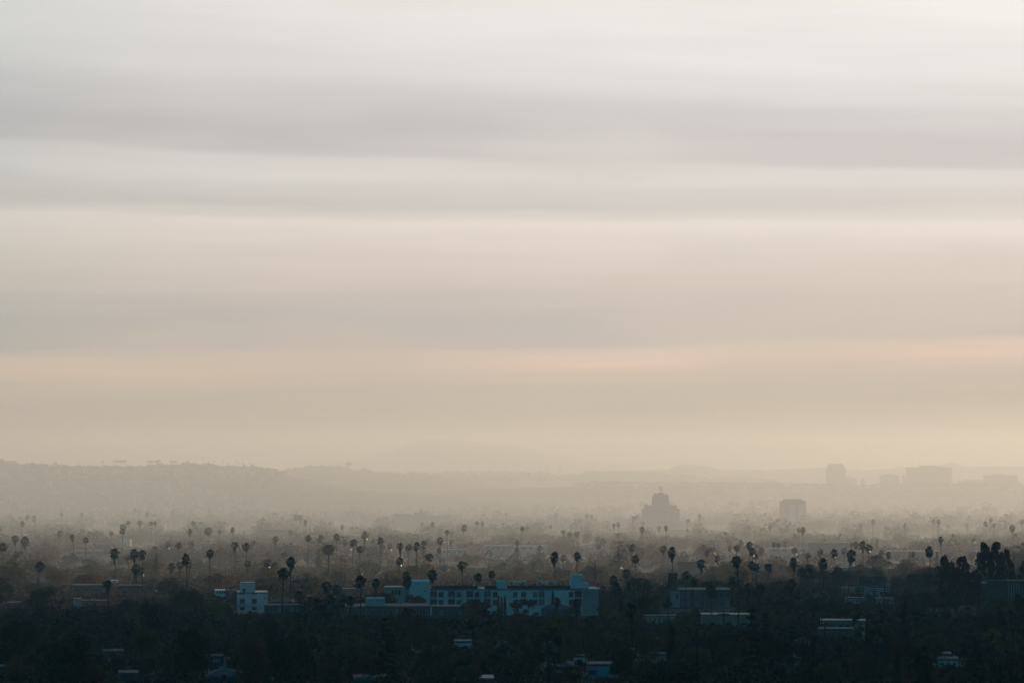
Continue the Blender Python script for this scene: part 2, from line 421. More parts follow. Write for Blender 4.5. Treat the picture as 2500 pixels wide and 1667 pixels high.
def tree(kind, px, ytop, w, h, colour='green', D=None, var=None, desc=None, group='broadleaf trees across the city', cat='tree'):
    if D is None: D = place(ytop, h)[0]
    h = H(D) - (ytop - HY) * D / F
    W = w * D / F
    r = random.Random(int(px * 17 + ytop * 3)); v = r.randrange(3) if var is None else var
    nm = {'round': 'round_tree', 'wide': 'spreading_tree', 'open': 'open_crowned_tree', 'tall': 'tall_pine_tree', 'cypress': 'cypress_tree', 'cedar': 'cedar_tree', 'spire': 'cedar_tree'}[kind]
    root = empty(nm, ((px - CX) / F * D, D, gz(D)), r.uniform(0, 6.28))
    if kind in KINDS:
        base = {'round': 0.98, 'wide': 1.12, 'open': 0.95, 'tall': 0.62}[kind]
        sx = W / base
        for nm2, me in (('trunk', LIMBS[kind][v]), ('crown', CROWN[kind][v])):
            o = link(nm2, me, root); o.scale = (sx, sx, h)
        o.material_slots[0].link = 'OBJECT'; o.material_slots[0].material = M[colour]
        word = {'round': 'rounded tree', 'wide': 'spreading tree', 'open': 'open crowned tree', 'tall': 'tall clumpy pine'}[kind]
        big = 'large ' if W > 15 else ''
        desc = desc or f'{big}{colour.replace("dark green", "dark")} {word}'
        if kind == 'tall': desc = 'tall clumpy dark pine'
    else:
        me = {'cypress': CYP[v % 2], 'cedar': CEDAR[0 if v == 0 else 2], 'spire': CEDAR[1]}[kind]
        base = {'cypress': 0.19, 'cedar': 0.84 if v == 0 else 0.92, 'spire': 0.60}[kind]
        sx = W / base
        o = link('trunk', STR, root); o.scale = (sx * 0.6 if kind != 'cypress' else W, sx * 0.6 if kind != 'cypress' else W, h)
        o = link('crown', me, root); o.scale = (sx, sx, h)
        desc = desc or {'cypress': 'narrow dark cypress', 'cedar': 'layered dark cedar', 'spire': 'pointed dark conifer'}[kind]
    pl = {'narrow dark cypress': 'narrow dark cypresses'}.get(desc)
    pend(root, desc, px, ytop, group if kind in ('round', 'wide', 'open') else {'tall': 'tall dark pines', 'cypress': 'narrow cypresses', 'cedar': 'cedars and conifers', 'spire': 'cedars and conifers'}[kind], cat, pl)
    PLANTS.append((px, ytop, w / 2, D)); return root

K = 3.76
def T(tile, X, Y): return (tile - 1) * 625 + X / K, 1250 + Y / K
def U(tile, X, Y): return (tile - 1) * 625 + X / 3.763, 1060 + Y / 3.763

FANS = {
 1: [(565,0,35),(752,0,45),(205,80,50),(252,30,45),(315,35,50),(140,215,65),(230,228,80),(30,285,80),(550,175,50),(620,185,45),(662,200,60),
     (790,230,60),(820,175,42),(1022,175,45),(1122,155,50),(1175,75,45),(1288,75,50),(1130,110,60),(1745,155,50),(1800,120,40),(1775,80,45),
     (1540,275,58),(1640,275,62),(1755,270,55),(1930,340,80),(2155,270,75),(2260,285,70),(2325,270,50),(2015,160,45),(2135,140,45),(1235,345,85),
     (1310,350,80),(1180,385,70),(1245,475,90),(1300,510,70),(1575,465,75),(1655,450,75),(1705,390,90),(1740,450,70),(2275,440,75),(365,455,90),
     (990,620,85),(1050,340,80),(530,945,80),(1600,1040,80),(150,370,70),(1350,0,35),(1480,50,30),(1385,85,40),(1425,85,40),(1912,140,70)],
 2: [(370,25,55),(410,30,50),(455,75,40),(320,170,45),(182,218,55),(480,213,60),(597,210,55),(740,200,60),(1000,178,70),(895,245,75),(955,308,70),
     (995,308,55),(1145,232,65),(1165,300,50),(1230,290,50),(1325,280,70),(1405,290,65),(1475,285,75),(1540,262,65),(1570,245,45),(1590,375,75),
     (1678,328,50),(1755,158,50),(1795,170,40),(1910,120,60),(1690,235,60),(1795,250,50),(1320,410,80),(265,360,55),(105,425,80),(322,415,90),
     (255,505,110),(955,590,115),(1390,590,95),(1890,450,85),(1615,532,95),(2040,555,90),(2165,540,65),(770,255,50),(820,250,55),(400,720,100),
     (870,770,90),(650,640,100),(740,660,100),(570,800,110),(680,760,110),(800,740,110),(640,880,100),(760,880,110),(455,915,125),(1810,985,125),
     (1985,970,120),(2150,930,125),(2270,1165,150),(2110,895,80),(1375,540,70),(1100,610,80),(1620,90,40),(1580,130,40),(2030,80,40),(2080,85,40),
     (1950,0,25),(2295,5,30),(880,125,35),(790,115,40)],
 3: [(403,12,45),(687,20,40),(730,20,38),(785,80,30),(935,100,40),(975,95,40),(1203,85,35),(1195,130,55),(1350,130,40),(1413,125,45),(1722,20,40),
     (1615,60,40),(1145,25,35),(1115,35,40),(95,130,45),(135,130,40),(355,115,40),(50,255,55),(42,325,52),(258,305,55),(388,375,85),(470,392,70),
     (600,365,80),(470,158,45),(530,178,48),(595,178,48),(787,225,48),(835,245,50),(797,290,55),(1102,295,65),(990,380,70),(1130,395,78),
     (1047,530,80),(1390,310,65),(1470,325,90),(1758,300,52),(1793,338,65),(1887,400,65),(1738,430,80),(1850,325,50),(2000,308,48),(2065,295,65),
     (2100,260,50),(2183,268,75),(2205,330,70),(2235,375,60),(2290,318,60),(2060,405,95),(2200,450,80),(2235,465,80),(2022,580,95),(1600,535,90),
     (1665,600,80),(935,580,85),(955,660,90),(985,700,70),(1110,600,80),(1165,590,85),(1215,650,75),(1830,668,110),(2085,715,85),(2165,655,105),
     (2280,655,95),(1425,785,105),(1095,820,150),(345,1180,150),(1690,1040,110),(620,1370,120),(410,780,80),(2340,470,50),(2288,145,35),
     (1720,160,35),(1610,150,30),(600,790,110),(1690,890,80),(1935,1400,90),(2150,1440,150),(170,1490,80)],
 4: [(20,120,40),(128,140,35),(283,145,45),(322,140,55),(660,190,35),(805,210,25),(850,105,38),(965,65,40),(1258,98,40),(1520,60,40),(1565,70,40),
     (1655,108,35),(1825,105,35),(1997,85,50),(2045,55,42),(2073,105,40),(2242,120,60),(2292,80,30),(2330,70,40),(594,22,30),(55,275,45),(98,285,45),
     (162,263,48),(245,325,58),(480,335,65),(608,345,70),(765,280,45),(808,272,60),(870,272,65),(925,295,65),(700,325,60),(765,345,100),(962,390,45),
     (1003,392,55),(1040,352,50),(1107,370,52),(1332,365,52),(1480,325,80),(1887,232,50),(1585,220,60),(365,382,50),(235,425,85),(505,430,90),
     (515,530,80),(305,500,85),(372,475,70),(10,480,70),(215,625,110),(495,715,110),(805,865,130),(1360,900,130),(1050,935,110),(215,1085,110),
     (320,1140,120),(835,1035,120),(1000,1110,90),(30,1330,100),(2230,900,110)],
}
for tl, ls in FANS.items():
    for X, Y, W in ls:
        px, py = T(tl, X, Y); fan_palm(px, py, W / K)
FAR = {1: [(1028,500,18),(1088,520,18),(1102,520,20),(1172,550,20),(1365,555,20),(1373,525,16),(1478,545,26),(1603,515,16),(1780,540,18),(1840,550,18),
     (655,525,16),(478,540,15),(368,550,22),(400,560,20),(318,560,18),(268,545,20),(80,550,16),(735,545,25),(120,655,28),(156,655,26),(290,655,26),
     (1240,680,35),(1280,690,28),(1353,710,34),(1585,708,34),(1925,690,28),(2205,630,25)],
   2: [(500,605,24),(595,640,20),(155,600,28),(205,610,22),(325,620,20),(355,620,20),(1195,640,18),(265,640,18)],
   3: [(485,680,18),(283,700,25),(42,690,22),(1640,720,25)]}
for tl, ls in FAR.items():
    for X, Y, W in ls:
        px, py = U(tl, X, Y); fan_palm(px, py, W / 3.763)

for tl, X, Y, W, h in ((1,1380,190,90,9),(1,1620,370,120,9),(1,980,310,110,8),(1,1380,630,150,8),(1,920,25,80,10),(1,1060,80,80,9),
    (2,668,275,150,24),(2,475,350,130,10),(2,940,495,110,8),(2,1090,475,130,8.5),(2,1735,465,110,8),(2,2265,440,110,9),(2,370,590,190,10),
    (3,950,420,150,11),(3,200,470,110,8),(3,680,170,90,10),(4,1640,860,180,8),(4,1825,835,190,9),(4,1865,360,100,9),(4,120,465,110,8)):
    px, py = T(tl, X, Y); date_palm(px, py, W / K, h)

# conifers, cypresses, pines
for tl, X, Y, W, h, kd, v in ((1,1435,380,110,17,'spire',1),(1,835,70,24,12,'cypress',0),(2,578,335,95,16,'spire',1),(2,1200,975,420,19,'cedar',0),
    (3,762,445,30,15,'cypress',0),(3,315,690,34,9.5,'cypress',0),(3,350,700,38,9.2,'cypress',1),(3,405,680,44,9.6,'cypress',0),(3,462,700,58,9.0,'cypress',1),
    (3,375,715,30,9.0,'cypress',1),(2,2225,755,26,7.5,'cypress',0),(2,2255,770,24,7.2,'cypress',1),(2,2285,760,28,7.5,'cypress',0),
    (3,1465,1040,85,13,'cypress',0),(3,1440,1075,40,12,'cypress',1),(3,2200,900,420,20,'cedar',2),(3,2330,930,200,17,'spire',1),
    (4,1250,790,150,17,'cedar',0),(4,1180,1310,170,14,'spire',1),(4,1920,1250,300,15,'spire',1),(4,2090,1380,70,9,'cypress',0),(4,2130,1395,60,8.5,'cypress',1),
    (4,2230,1440,60,7.5,'cypress',0),(4,2280,1460,50,7,'cypress',1),(4,2060,1400,50,8.5,'cypress',1),(3,1060,620,70,10,'cypress',1),
    (4,1300,355,24,13,'cypress',0),(4,1550,360,36,12,'cypress',1),(4,1003,235,30,14,'cypress',0),(4,975,530,26,9,'cypress',0),
    (4,480,1505,45,5,'cypress',0),(4,545,1500,45,5,'cypress',1),(4,625,1465,56,6,'cypress',0)):
    px, py = T(tl, X, Y); tree(kd, px, py, W / K, h, var=v)
for X, Y, W, h in ((1620,385,150,27),(1690,440,90,24),(1785,385,165,27),(1985,265,150,33),(2095,262,150,33),(2190,320,130,30),(2350,430,110,25),(1905,520,150,21),(1740,560,120,19)):
    px, py = T(4, X, Y); tree('tall', px, py, W / K * 1.3, h, 'conifer', D=818 + (X % 7) * 6)
px, py = U(3, 1060, 620); tree('spire', px, py, 18, 22)

# hero broadleaf trees: tile, X centre, Y top, width, height m, kind, colour
for tl, X, Y, W, h, kd, colr in (
    (1,1975,765,270,11,'round','yellow green'),(1,90,420,360,17,'round','dark green'),(1,-20,560,420,15,'round','dark green'),(1,640,1040,620,16,'round','dark green'),
    (1,150,960,420,14,'wide','dark green'),(1,380,640,330,13,'round','dark green'),(1,1420,780,330,14,'round','dark green'),(1,1760,960,420,17,'round','dark green'),
    (1,170,1310,320,9,'round','olive'),(1,560,1310,420,10,'round','dark green'),(1,860,1350,250,9,'round','rust'),(1,1010,1440,200,7,'round','olive'),(1,1330,1030,330,12,'wide','olive'),
    (1,650,370,200,10,'wide','dark green'),(1,1250,210,110,9,'round','green'),(1,540,510,260,11,'wide','rust'),(1,820,540,330,11,'wide','rust'),(1,1600,40,190,13,'round','green'),
    (1,2200,60,260,12,'round','olive'),(1,1700,690,330,12,'wide','rust'),(1,2000,540,330,11,'wide','rust'),(1,2030,390,130,10,'round','green'),(1,1850,420,150,10,'round','green'),
    (2,-20,1020,430,18,'round','rust'),(2,230,1060,400,18,'round','dark green'),(2,420,1050,380,15,'round','dark green'),(2,100,930,260,12,'round','dark green'),
    (2,1475,465,280,12,'wide','olive'),(2,1285,210,180,14,'round','green'),(2,2085,125,135,14,'round','green'),(2,785,530,150,10,'round','green'),
    (2,1000,5,110,16,'round','green'),(2,800,15,140,14,'round','green'),(2,1370,40,220,12,'round','olive'),(2,1480,720,240,10,'round','rust'),(2,1160,720,330,10,'wide','rust'),
    (2,1400,870,420,14,'open','rust'),(2,2030,775,300,9,'wide','olive'),(2,860,1100,300,10,'round','olive'),(2,1560,1020,380,11,'wide','green'),(2,1210,1245,220,8,'round','olive'),
    (2,2050,1250,190,7.5,'round','rust'),(2,1560,1215,160,7,'round','dark green'),(2,1700,1330,260,8,'round','green'),(2,700,1330,300,9,'round','rust'),(2,1000,1290,330,9,'wide','rust'),
    (2,1300,1400,260,7,'round','olive'),(2,1950,1370,300,7.5,'wide','olive'),(2,2230,870,220,11,'open','rust'),(2,500,560,260,12,'round','green'),(2,1960,375,330,9,'wide','green'),
    (3,455,240,190,13,'round','dark green'),(3,560,300,240,9,'wide','dark green'),(3,390,300,150,9,'round','green'),(3,470,490,210,9,'round','dark green'),(3,60,470,130,9,'round','dark green'),
    (3,90,790,330,11,'open','rust'),(3,430,930,460,15,'round','olive'),(3,330,1000,340,14,'round','dark green'),(3,130,1320,270,8.5,'round','dark green'),(3,1450,1310,640,13,'round','dark green'),
    (3,1200,1060,420,11,'wide','olive'),(3,1010,1180,280,11,'round','dark green'),(3,700,1050,300,9,'wide','rust'),(3,520,1440,260,5,'wide','rust'),(3,900,1480,220,4.5,'round','rust'),
    (3,1560,900,260,10,'round','olive'),(3,1950,1050,420,12,'wide','green'),(3,1700,1200,300,10,'wide','olive'),(3,580,790,150,8,'round','olive'),(3,820,820,140,9,'open','olive'),
    (3,1990,215,90,14,'round','green'),(3,1480,80,330,12,'round','green'),(3,430,80,160,12,'round','green'),(3,985,50,110,13,'round','green'),(3,830,500,200,10,'open','olive'),
    (3,2080,840,190,8,'round','olive'),(3,1300,1080,200,8,'round','olive'),(3,2200,1260,330,9,'wide','olive'),(3,690,170,110,14,'round','green'),(3,1560,225,170,12,'round','green'),
    (4,420,55,260,17,'round','green'),(4,560,75,180,13,'round','green'),(4,1210,190,140,12,'round','green'),(4,1095,125,100,15,'open','green'),(4,1010,100,180,12,'round','olive'),
    (4,1420,110,210,12,'round','olive'),(4,1690,35,130,17,'open','olive'),(4,1850,22,70,19,'tall','conifer'),(4,550,670,230,7.5,'wide','dark green'),(4,1170,560,160,8,'round','green'),
    (4,1420,540,360,11,'wide','dark green'),(4,1400,715,480,10,'wide','dark green'),(4,620,790,210,8,'round','dark green'),(4,430,770,260,9,'wide','dark green'),(4,820,470,220,12,'round','green'),
    (4,1250,445,90,12,'round','green'),(4,100,620,330,12,'open','rust'),(4,150,760,330,12,'open','rust'),(4,120,1090,330,11,'round','dark green'),
    (4,360,1080,260,10,'round','dark green'),(4,1430,1225,215,14,'round','dark green'),(4,1560,1390,240,10,'round','rust'),(4,560,1330,340,10,'wide','olive'),(4,300,1390,420,9,'round','dark green'),
    (4,1000,1000,330,13,'wide','green'),(4,1250,1120,330,12,'wide','rust'),(4,1500,1090,330,9,'wide','olive'),(4,900,1260,380,9,'wide','rust'),(4,1760,1400,300,8,'wide','olive'),
    (4,2060,1060,200,6,'open','yellow green'),(4,2200,1130,260,8,'wide','olive'),(4,2330,700,200,15,'round','dark green'),(4,2050,900,330,9,'wide','dark green'),(4,1480,920,200,9,'round','green'),
    (4,2260,1240,380,10,'wide','rust'),(4,1240,1450,330,8,'open','rust'),(4,700,850,300,8,'wide','green'),(3,2150,160,110,12,'round','green'),(3,1880,40,200,13,'round','olive')):
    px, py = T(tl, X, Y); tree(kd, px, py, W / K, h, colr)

# ------------------------------------------------------------------ buildings
CLEAR = [(2285, 2480, 1320, 1450, 806)]   # (x0,x1,y0,y1,D) rectangles of the photo that stay open to view
def win(parent, x0, x1, z0, z1, y, mat=None, fr=0.12):
    """window part with pane sub-part on the plane y (front faces -Y), local coordinates"""
    mb = MB(); t = fr
    mb.box(x0, x1, y - 0.10, y - 0.003, z1 - t, z1).box(x0, x1, y - 0.10, y - 0.003, z0, z0 + t)
    mb.box(x0, x0 + t, y - 0.098, y - 0.004, z0 + t, z1 - t).box(x1 - t, x1, y - 0.098, y - 0.004, z0 + t, z1 - t)
    xm = (x0 + x1) / 2
    mb.box(xm - t * 0.4, xm + t * 0.4, y - 0.095, y - 0.005, z0 + t, z1 - t)
    w = mb.build('window', M['frame'], parent)
    MB().box(x0 + t, x1 - t, y - 0.05, y - 0.012, z0 + t, z1 - t).build('pane', mat or M['glass'], w)
    return w
rnd2 = random.Random(3)
M['blind'] = surf_mat('window_blind', (0.16, 0.15, 0.13), 0.8, None, 0.8)
M['blind2'] = surf_mat('half_drawn_curtain', (0.08, 0.075, 0.07), 0.8, None, 0.8)
class Bld:
    def __init__(s, name, label, cat, x0, x1, ytop, D, depth, wall, group=None, yaw=0.0, parapet=0.35, roof='flat', roofmat=None, ybase=None, clear=True, base_z=None):
        s.D = D; s.s = F / D; s.x0 = x0; s.cx = (x0 + x1) / 2
        g = gz(D) if base_z is None else base_z; s.g = g
        s.root = empty(name, ((s.cx - CX) / s.s, D, g), yaw - (s.cx - CX) / F + (0.03 if D < 3000 else 0))
        tag(s.root, label, cat, group)
        s.w = (x1 - x0) / s.s; s.h = CAMZ - (ytop - HY) / s.s - g; s.depth = depth; s.wallmat = wall
        hw = s.w / 2; h = s.h
        if roof == 'flat':
            MB().box(-hw, hw, 0, depth, -2 if D < 3000 else -40, h - parapet).build('wall', wall, s.root)
            MB().box(-hw - 0.12, hw + 0.12, -0.12, depth + 0.12, h - parapet, h).build('roof', roofmat or M['roofpale'], s.root)
        else:
            e = 0.6; rh = min(2.2, depth * 0.22, h * 0.45)
            MB().box(-hw, hw, 0, depth, -2, h - rh).build('wall', wall, s.root)
            mb = MB()
            if roof == 'hip':
                ins = min(hw * 0.8, depth * 0.42)
                mb.frustum(-hw - e, hw + e, -e, depth + e, h - rh, -hw + ins, hw - ins, depth * 0.46, depth * 0.54, h)
            else:
                mb.prism([(-hw - e, h - rh), (hw + e, h - rh), (0, h)], -e, depth + e)
            mb.build('roof', roofmat or M['tile'], s.root)
        if clear: CLEAR.append((x0 - 1, x1 + 1, ytop - 2, ybase or (gy(D) - 6), D))
    def lx(s, px): return (px - s.cx) / s.s
    def lz(s, py): return CAMZ - (py - HY) / s.s - s.g
    def w_(s, x0, x1, y0, y1, mat=None, fr=0.12):
        mat = mat or rnd2.choice([M['glass'], M['glass'], M['glass'], M['blind'], M['blind2']])
        return win(s.root, s.lx(x0), s.lx(x1), s.lz(y1), s.lz(y0), 0.0, mat, fr)
    def part(s, name, x0, x1, y0, y1, mat, d0=1.0, d1=5.0):
        return MB().box(s.lx(x0), s.lx(x1), d0, d1, s.lz(y1), s.lz(y0)).build(name, mat, s.root)
    def rows(s, xs, ys, w, h, mat=None):
        for y in ys:
            for x in xs: s.w_(x, x + w, y, y + h, mat, 0.09)

# --- long white hotel
D = 838
b = Bld('hotel_building', 'long white three storey hotel with paired dark windows and rooftop canopies', 'building', 1050.5, 1461, 1437, D, 16, M['white'], ybase=1500)
def hx(X): return 930 + X / 8.711
def hy(Y): return 1395 + Y / 8.711
def gx(X): return 1200 + X / 8.711
b.part('upper_wing', 999, 1049, 1418, 1520, M['white'], 0.4, 13)
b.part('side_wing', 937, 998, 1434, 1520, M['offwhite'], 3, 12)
b.part('stair_tower', gx(1705), gx(1955), hy(80), hy(205), M['white'], 3.0, 8.0)
b.part('stair_tower_base', gx(1685), gx(1962), hy(210), 1436.8, M['white'], 2.5, 9.5)
b.part('roof_annex', gx(1964), gx(2085), hy(255), 1436.8, M['white'], 2.7, 7.0)
b.part('lift_housing', gx(115), gx(320), hy(205), 1436.8, M['white'], 3.0, 7.0)
b.part('planter', gx(-150), gx(108), hy(300), 1436.9, M['dark green'], 1.0, 2.2)
b.part('planter', gx(330), gx(1680), hy(297), 1436.9, M['dark green'], 1.0, 2.2)
b.part('planter', hx(1060), hx(2060), hy(300), 1436.9, M['dark green'], 1.0, 2.2)
b.part('end_wall', gx(1940), gx(2268), 1437.6, 1520, M['offwhite'], -0.25, 0.0)  # warm light and haze on this end are put into its greyer stucco
for X0, X1 in ((1045, 1200), (1425, 1580), (1810, 1970), (2190, 2340)):
    for dy in (0, 165): b.w_(hx(X0), hx(X1), hy(400 + dy), hy(548 + dy), None, 0.18)
for X0, X1 in ((1225, 1325), (1605, 1710), (1995, 2090)):
    for dy in (0, 165): b.w_(hx(X0), hx(X1), hy(425 + dy), hy(548 + dy))
for X0, X1 in ((20, 125), (460, 552), (628, 735), (880, 980), (1640, 1745)):
    for dy in (0, 165): b.w_(gx(X0), gx(X1), hy(425 + dy), hy(548 + dy))
for X0, X1 in ((1000, 1130), (1765, 1925)):
    for dy in (0, 165):
        b.w_(gx(X0), gx(X1), hy(400 + dy), hy(555 + dy), None, 0.18)
        MB().box(b.lx(gx(X0)) - 0.2, b.lx(gx(X1)) + 0.2, -1.1, -0.12, b.lz(hy(568 + dy)), b.lz(hy(556 + dy))).build('balcony', M['white'], b.root)
for X in (1330, 1725, 2100):
    b.part('downpipe', hx(X), hx(X) + 1, hy(370), hy(720), M['frame'], -0.14, -0.02)
b.part('vent', hx(925), hx(955), hy(395), hy(425), M['roofdark'], 0.32, 0.38)
for X in (735, 775, 812): b.part('vent', hx(X), hx(X + 16), hy(262), hy(280), M['roofdark'], 0.32, 0.38)
MB().box(b.lx(937), b.lx(998), 2.9, 12.1, b.lz(1434), b.lz(1433)).build('side_roof', M['roofpale'], b.root)
for X in (230, 300, 370): b.part('shutter', hx(X), hx(X + 40), hy(400), hy(490), M['glass'], 2.9, 3.0)
# roof cabanas
zr = b.h
for i, X in enumerate((330, 548, 960, 1175)):
    wx0, wx1 = gx(X), gx(X + 200); cx = (wx0 + wx1) / 2; w = (wx1 - wx0) / b.s
    r = empty('cabana', ((cx - CX) / b.s, D + 4.5, b.g + zr))
    tag(r, ('leftmost', 'second from left', 'third from left', 'rightmost')[i] + ' of the white arched canopies on the hotel roof', 'canopy', 'canopies on the hotel roof')
    n = 8; pts = [(-w / 2 + w * k / n, 1.75 + 0.5 * math.sin(math.pi * k / n)) for k in range(n + 1)]
    pts2 = [(x, z - 0.16) for x, z in reversed(pts)]
    MB().prism(pts + pts2, 0, 2.6).build('canopy', M['cloth'], r)
    for sx in (-1, 1):
        for yy in (0.05, 2.2):
            MB().frustum(sx * (w / 2 - 0.16) - 0.16, sx * (w / 2 - 0.16) + 0.16, yy, yy + 0.3, 0, sx * (w / 2 - 0.25) - 0.25, sx * (w / 2 - 0.25) + 0.25, yy, yy + 0.3, 1.72).build('curtain', M['cloth'], r)
r = empty('roof_table', ((gx(1595) - CX) / b.s, D + 4.5, b.g + zr)); tag(r, 'small pale table frame on the hotel roof by the stair tower', 'table')
MB().box(-0.6, 0.6, 0, 0.7, 0.95, 1.1).build('table_top', M['cloth'], r)
for sx in (-1, 1): MB().box(sx * 0.5 - 0.06, sx * 0.5 + 0.06, 0.2, 0.5, 0, 0.947).build('leg', M['cloth'], r)

# --- small white block
D = 885
b = Bld('apartment_block', 'small white stepped apartment block with square rooftop tower behind yellow green tree', 'building', 579, 654, 1445, D, 13, M['white'], ybase=1492)
def sx_(X): return 500 + X / 11.76
def sy_(Y): return 1400 + Y / 11.76
b.part('rooftop_tower', sx_(1030), sx_(1450), sy_(270), sy_(530), M['white'], 2, 8)
b.part('tower_cap', sx_(1025), sx_(1455), sy_(258), sy_(268), M['roofpale'], 1.9, 8.1)
b.part('side_wall', sx_(610), sx_(925), sy_(485), sy_(1050), M['bluegrey'], 1.2, 11)
b.part('left_wing', sx_(310), sx_(600), sy_(480), sy_(900), M['white'], 2.5, 11)
b.part('porch', sx_(1090), sx_(1170), sy_(430), sy_(530), M['grey'], 1.9, 1.99)
b.rows([sx_(1005), sx_(1345)], [sy_(710)], 12.5, 12.5); b.rows([sx_(1005), sx_(1345)], [sy_(945)], 12, 8)
b.rows([sx_(990), sx_(1330)], [sy_(540)], 14, 4.5)
b.w_(sx_(1705), sx_(1765), sy_(685), sy_(715))
for X in (360, 430, 495, 560):
    for Y in (500, 655): MB().box(b.lx(sx_(X)), b.lx(sx_(X + 32)), 2.44, 2.49, b.lz(sy_(Y + 70)), b.lz(sy_(Y))).build('window', M['glass'], b.root)
for X in (1000, 1340): b.part('balcony', sx_(X), sx_(X + 180), sy_(872), sy_(890), M['white'], -0.9, -0.11)
# flag
r = empty('flag_pole', ((sx_(735) - CX) / F * 865, 865, gz(865))); tag(r, 'thin flagpole with a drooping red flag left of the small white block', 'flagpole')
MB().tube((0, 0, 0), (0, 0, 8.6), 0.08, 0.05).build('pole', M['metal'], r)
MB().prism([(0.06, 8.3), (0.75, 8.0), (0.5, 7.2), (0.8, 6.4), (0.3, 5.9), (0.06, 6.3)], -0.04, 0.04).build('flag', M['red'], r)

# --- dark slab and grey complex right of the hotel
D = 920
b = Bld('grey_building', 'long grey three storey building with dark bays below the dark roof tower', 'building', 1617, 1782, 1438.5, D, 16, M['grey'], ybase=1488, roofmat=M['roofdark'])
def qx(X): return 1540 + X / 9.046
def qy(Y): return 1360 + Y / 9.046
b.part('dark_tower', qx(822), qx(1032), qy(345), qy(700), M['darkwall'], 1.5, 7)
b.part('pale_bay', qx(880), qx(1085), qy(735), qy(1100), M['offwhite'], -0.9, -0.02)
b.part('doorway', qx(1005), qx(1035), qy(795), qy(915), M['glass'], -0.95, -0.903)
for X in (1110, 1230, 1420, 1540, 1960, 2090):
    for Y in (770, 955): b.w_(qx(X), qx(X + 85), qy(Y), qy(Y + 130))
for X in (1090, 1300, 1380, 1600, 1940): b.part('pier', qx(X), qx(X + 18), qy(740), qy(1100), M['bluegrey'], -0.2, -0.01)
b = Bld('dark_billboard', 'large blank dark hoarding above the grey building', 'billboard', 1654, 1707, 1369.5, 1600, 1.0, M['darkwall'], ybase=1398, parapet=0.2, roofmat=M['roofdark'])

def board(px0, px1, y0, y1, D, label, name, face, lines=None, legs=3, truss=True):
    r = empty(name, (((px0 + px1) / 2 - CX) / F * D, D, gz(D))); tag(r, label, 'billboard')
    s = F / D; w = (px1 - px0) / s; zt = CAMZ - (y0 - HY) / s - gz(D); zb = CAMZ - (y1 - HY) / s - gz(D)
    MB().box(-w / 2, w / 2, 0, 0.5, zb, zt).build('panel', face, r)
    mb = MB(); mb.box(-w / 2 - 0.15, w / 2 + 0.15, -0.15, 0.6, zb - 0.25, zb - 0.003).box(-w / 2 - 0.15, w / 2 + 0.15, -0.15, 0.6, zt + 0.003, zt + 0.15)
    mb.box(-w / 2 - 0.15, -w / 2 - 0.003, -0.15, 0.6, zb, zt).box(w / 2 + 0.003, w / 2 + 0.15, -0.15, 0.6, zb, zt); mb.build('frame', M['metal'], r)
    for i in range(legs):
        x = -w / 2 * 0.8 + w * 0.8 * i / (legs - 1)
        mb = MB(); mb.tube((x, 0.8, -1), (x, 0.8, zb + 1), 0.22, 0.2)
        if truss: mb.tube((x, 0.8, zb - 2.2), (x + 1.4, 0.8, zb - 0.25), 0.1, 0.1).tube((x, 0.8, zb - 2.2), (x - 1.4, 0.8, zb - 0.25), 0.1, 0.1)
        mb.build('leg', M['metal'], r)
    if truss: MB().box(-w / 2, w / 2, -1.0, -0.2, zb - 0.35, zb - 0.27).build('catwalk', M['metal'], r)
    if lines:
        mb = MB()
        for (fx0, fx1, fz, n, hh) in lines:
            xx0 = -w / 2 + w * fx0; xx1 = -w / 2 + w * fx1; st = (xx1 - xx0) / n
            for k in range(n):
                z = zb + (zt - zb) * fz
                mb.box(xx0 + k * st, xx0 + k * st + st * 0.55, -0.03, -0.004, z, z + hh)
        mb.build('lettering', M['lettering'], r)
    CLEAR.append((px0, px1, y0 - 1, y1 + 8, D))
    return r
board(2096, 2163, 1405.5, 1428.5, 1020, 'dark rectangular billboard with faint printed lines on steel legs', 'billboard', M['board'],
      [(0.03, 0.10, 0.30, 2, 0.25), (0.12, 0.19, 0.30, 3, 0.2), (0.03, 0.42, 0.10, 12, 0.42), (0.72, 0.96, 0.16, 6, 0.2), (0.05, 0.4, 0.62, 9, 0.22), (0.5, 0.6, 0.4, 3, 0.9)], 5)
board(1568, 1592, 1377.5, 1386.5, 1880, 'small pale advertising board with dark lower band in the mist', 'advertising_board', M['offwhite'],
      [(0.2, 0.8, 0.68, 7, 0.3), (0.1, 0.85, 0.25, 8, 0.5)], 2, False)

# --- domed tower
D = 6300
b = Bld('domed_tower', 'stepped old hospital tower with domed cap and twin pinnacle sign', 'building', 1567, 1659, 1241.5, D, 40, M['tan'], ybase=1282, roofmat=M['tan'])
def tx(X): return 1540 + X / 13.07
def ty(Y): return 1170 + Y / 13.07
b.part('upper_storey', tx(430), tx(1480), ty(825), 1241.4, M['tan'], 2, 36)
b.part('tower', tx(672), tx(1228), ty(600), ty(824), M['tan'], 8, 30)
mb = MB(); mb.frustum(b.lx(tx(672)), b.lx(tx(1228)), 8, 30, b.lz(ty(600)), b.lx(tx(715)), b.lx(tx(1190)), 10, 28, b.lz(ty(475))); mb.build('tower_crown', M['tan'], b.root)
pts = [(b.lx(tx(820 + 270 * k / 10)), b.lz(ty(475)) + (b.lz(ty(428)) - b.lz(ty(475))) * 1.35 * math.sin(math.pi * k / 10) ** 0.6) for k in range(11)]
MB().prism(pts, 11, 27).build('dome', M['tan'], b.root)
mb = MB()
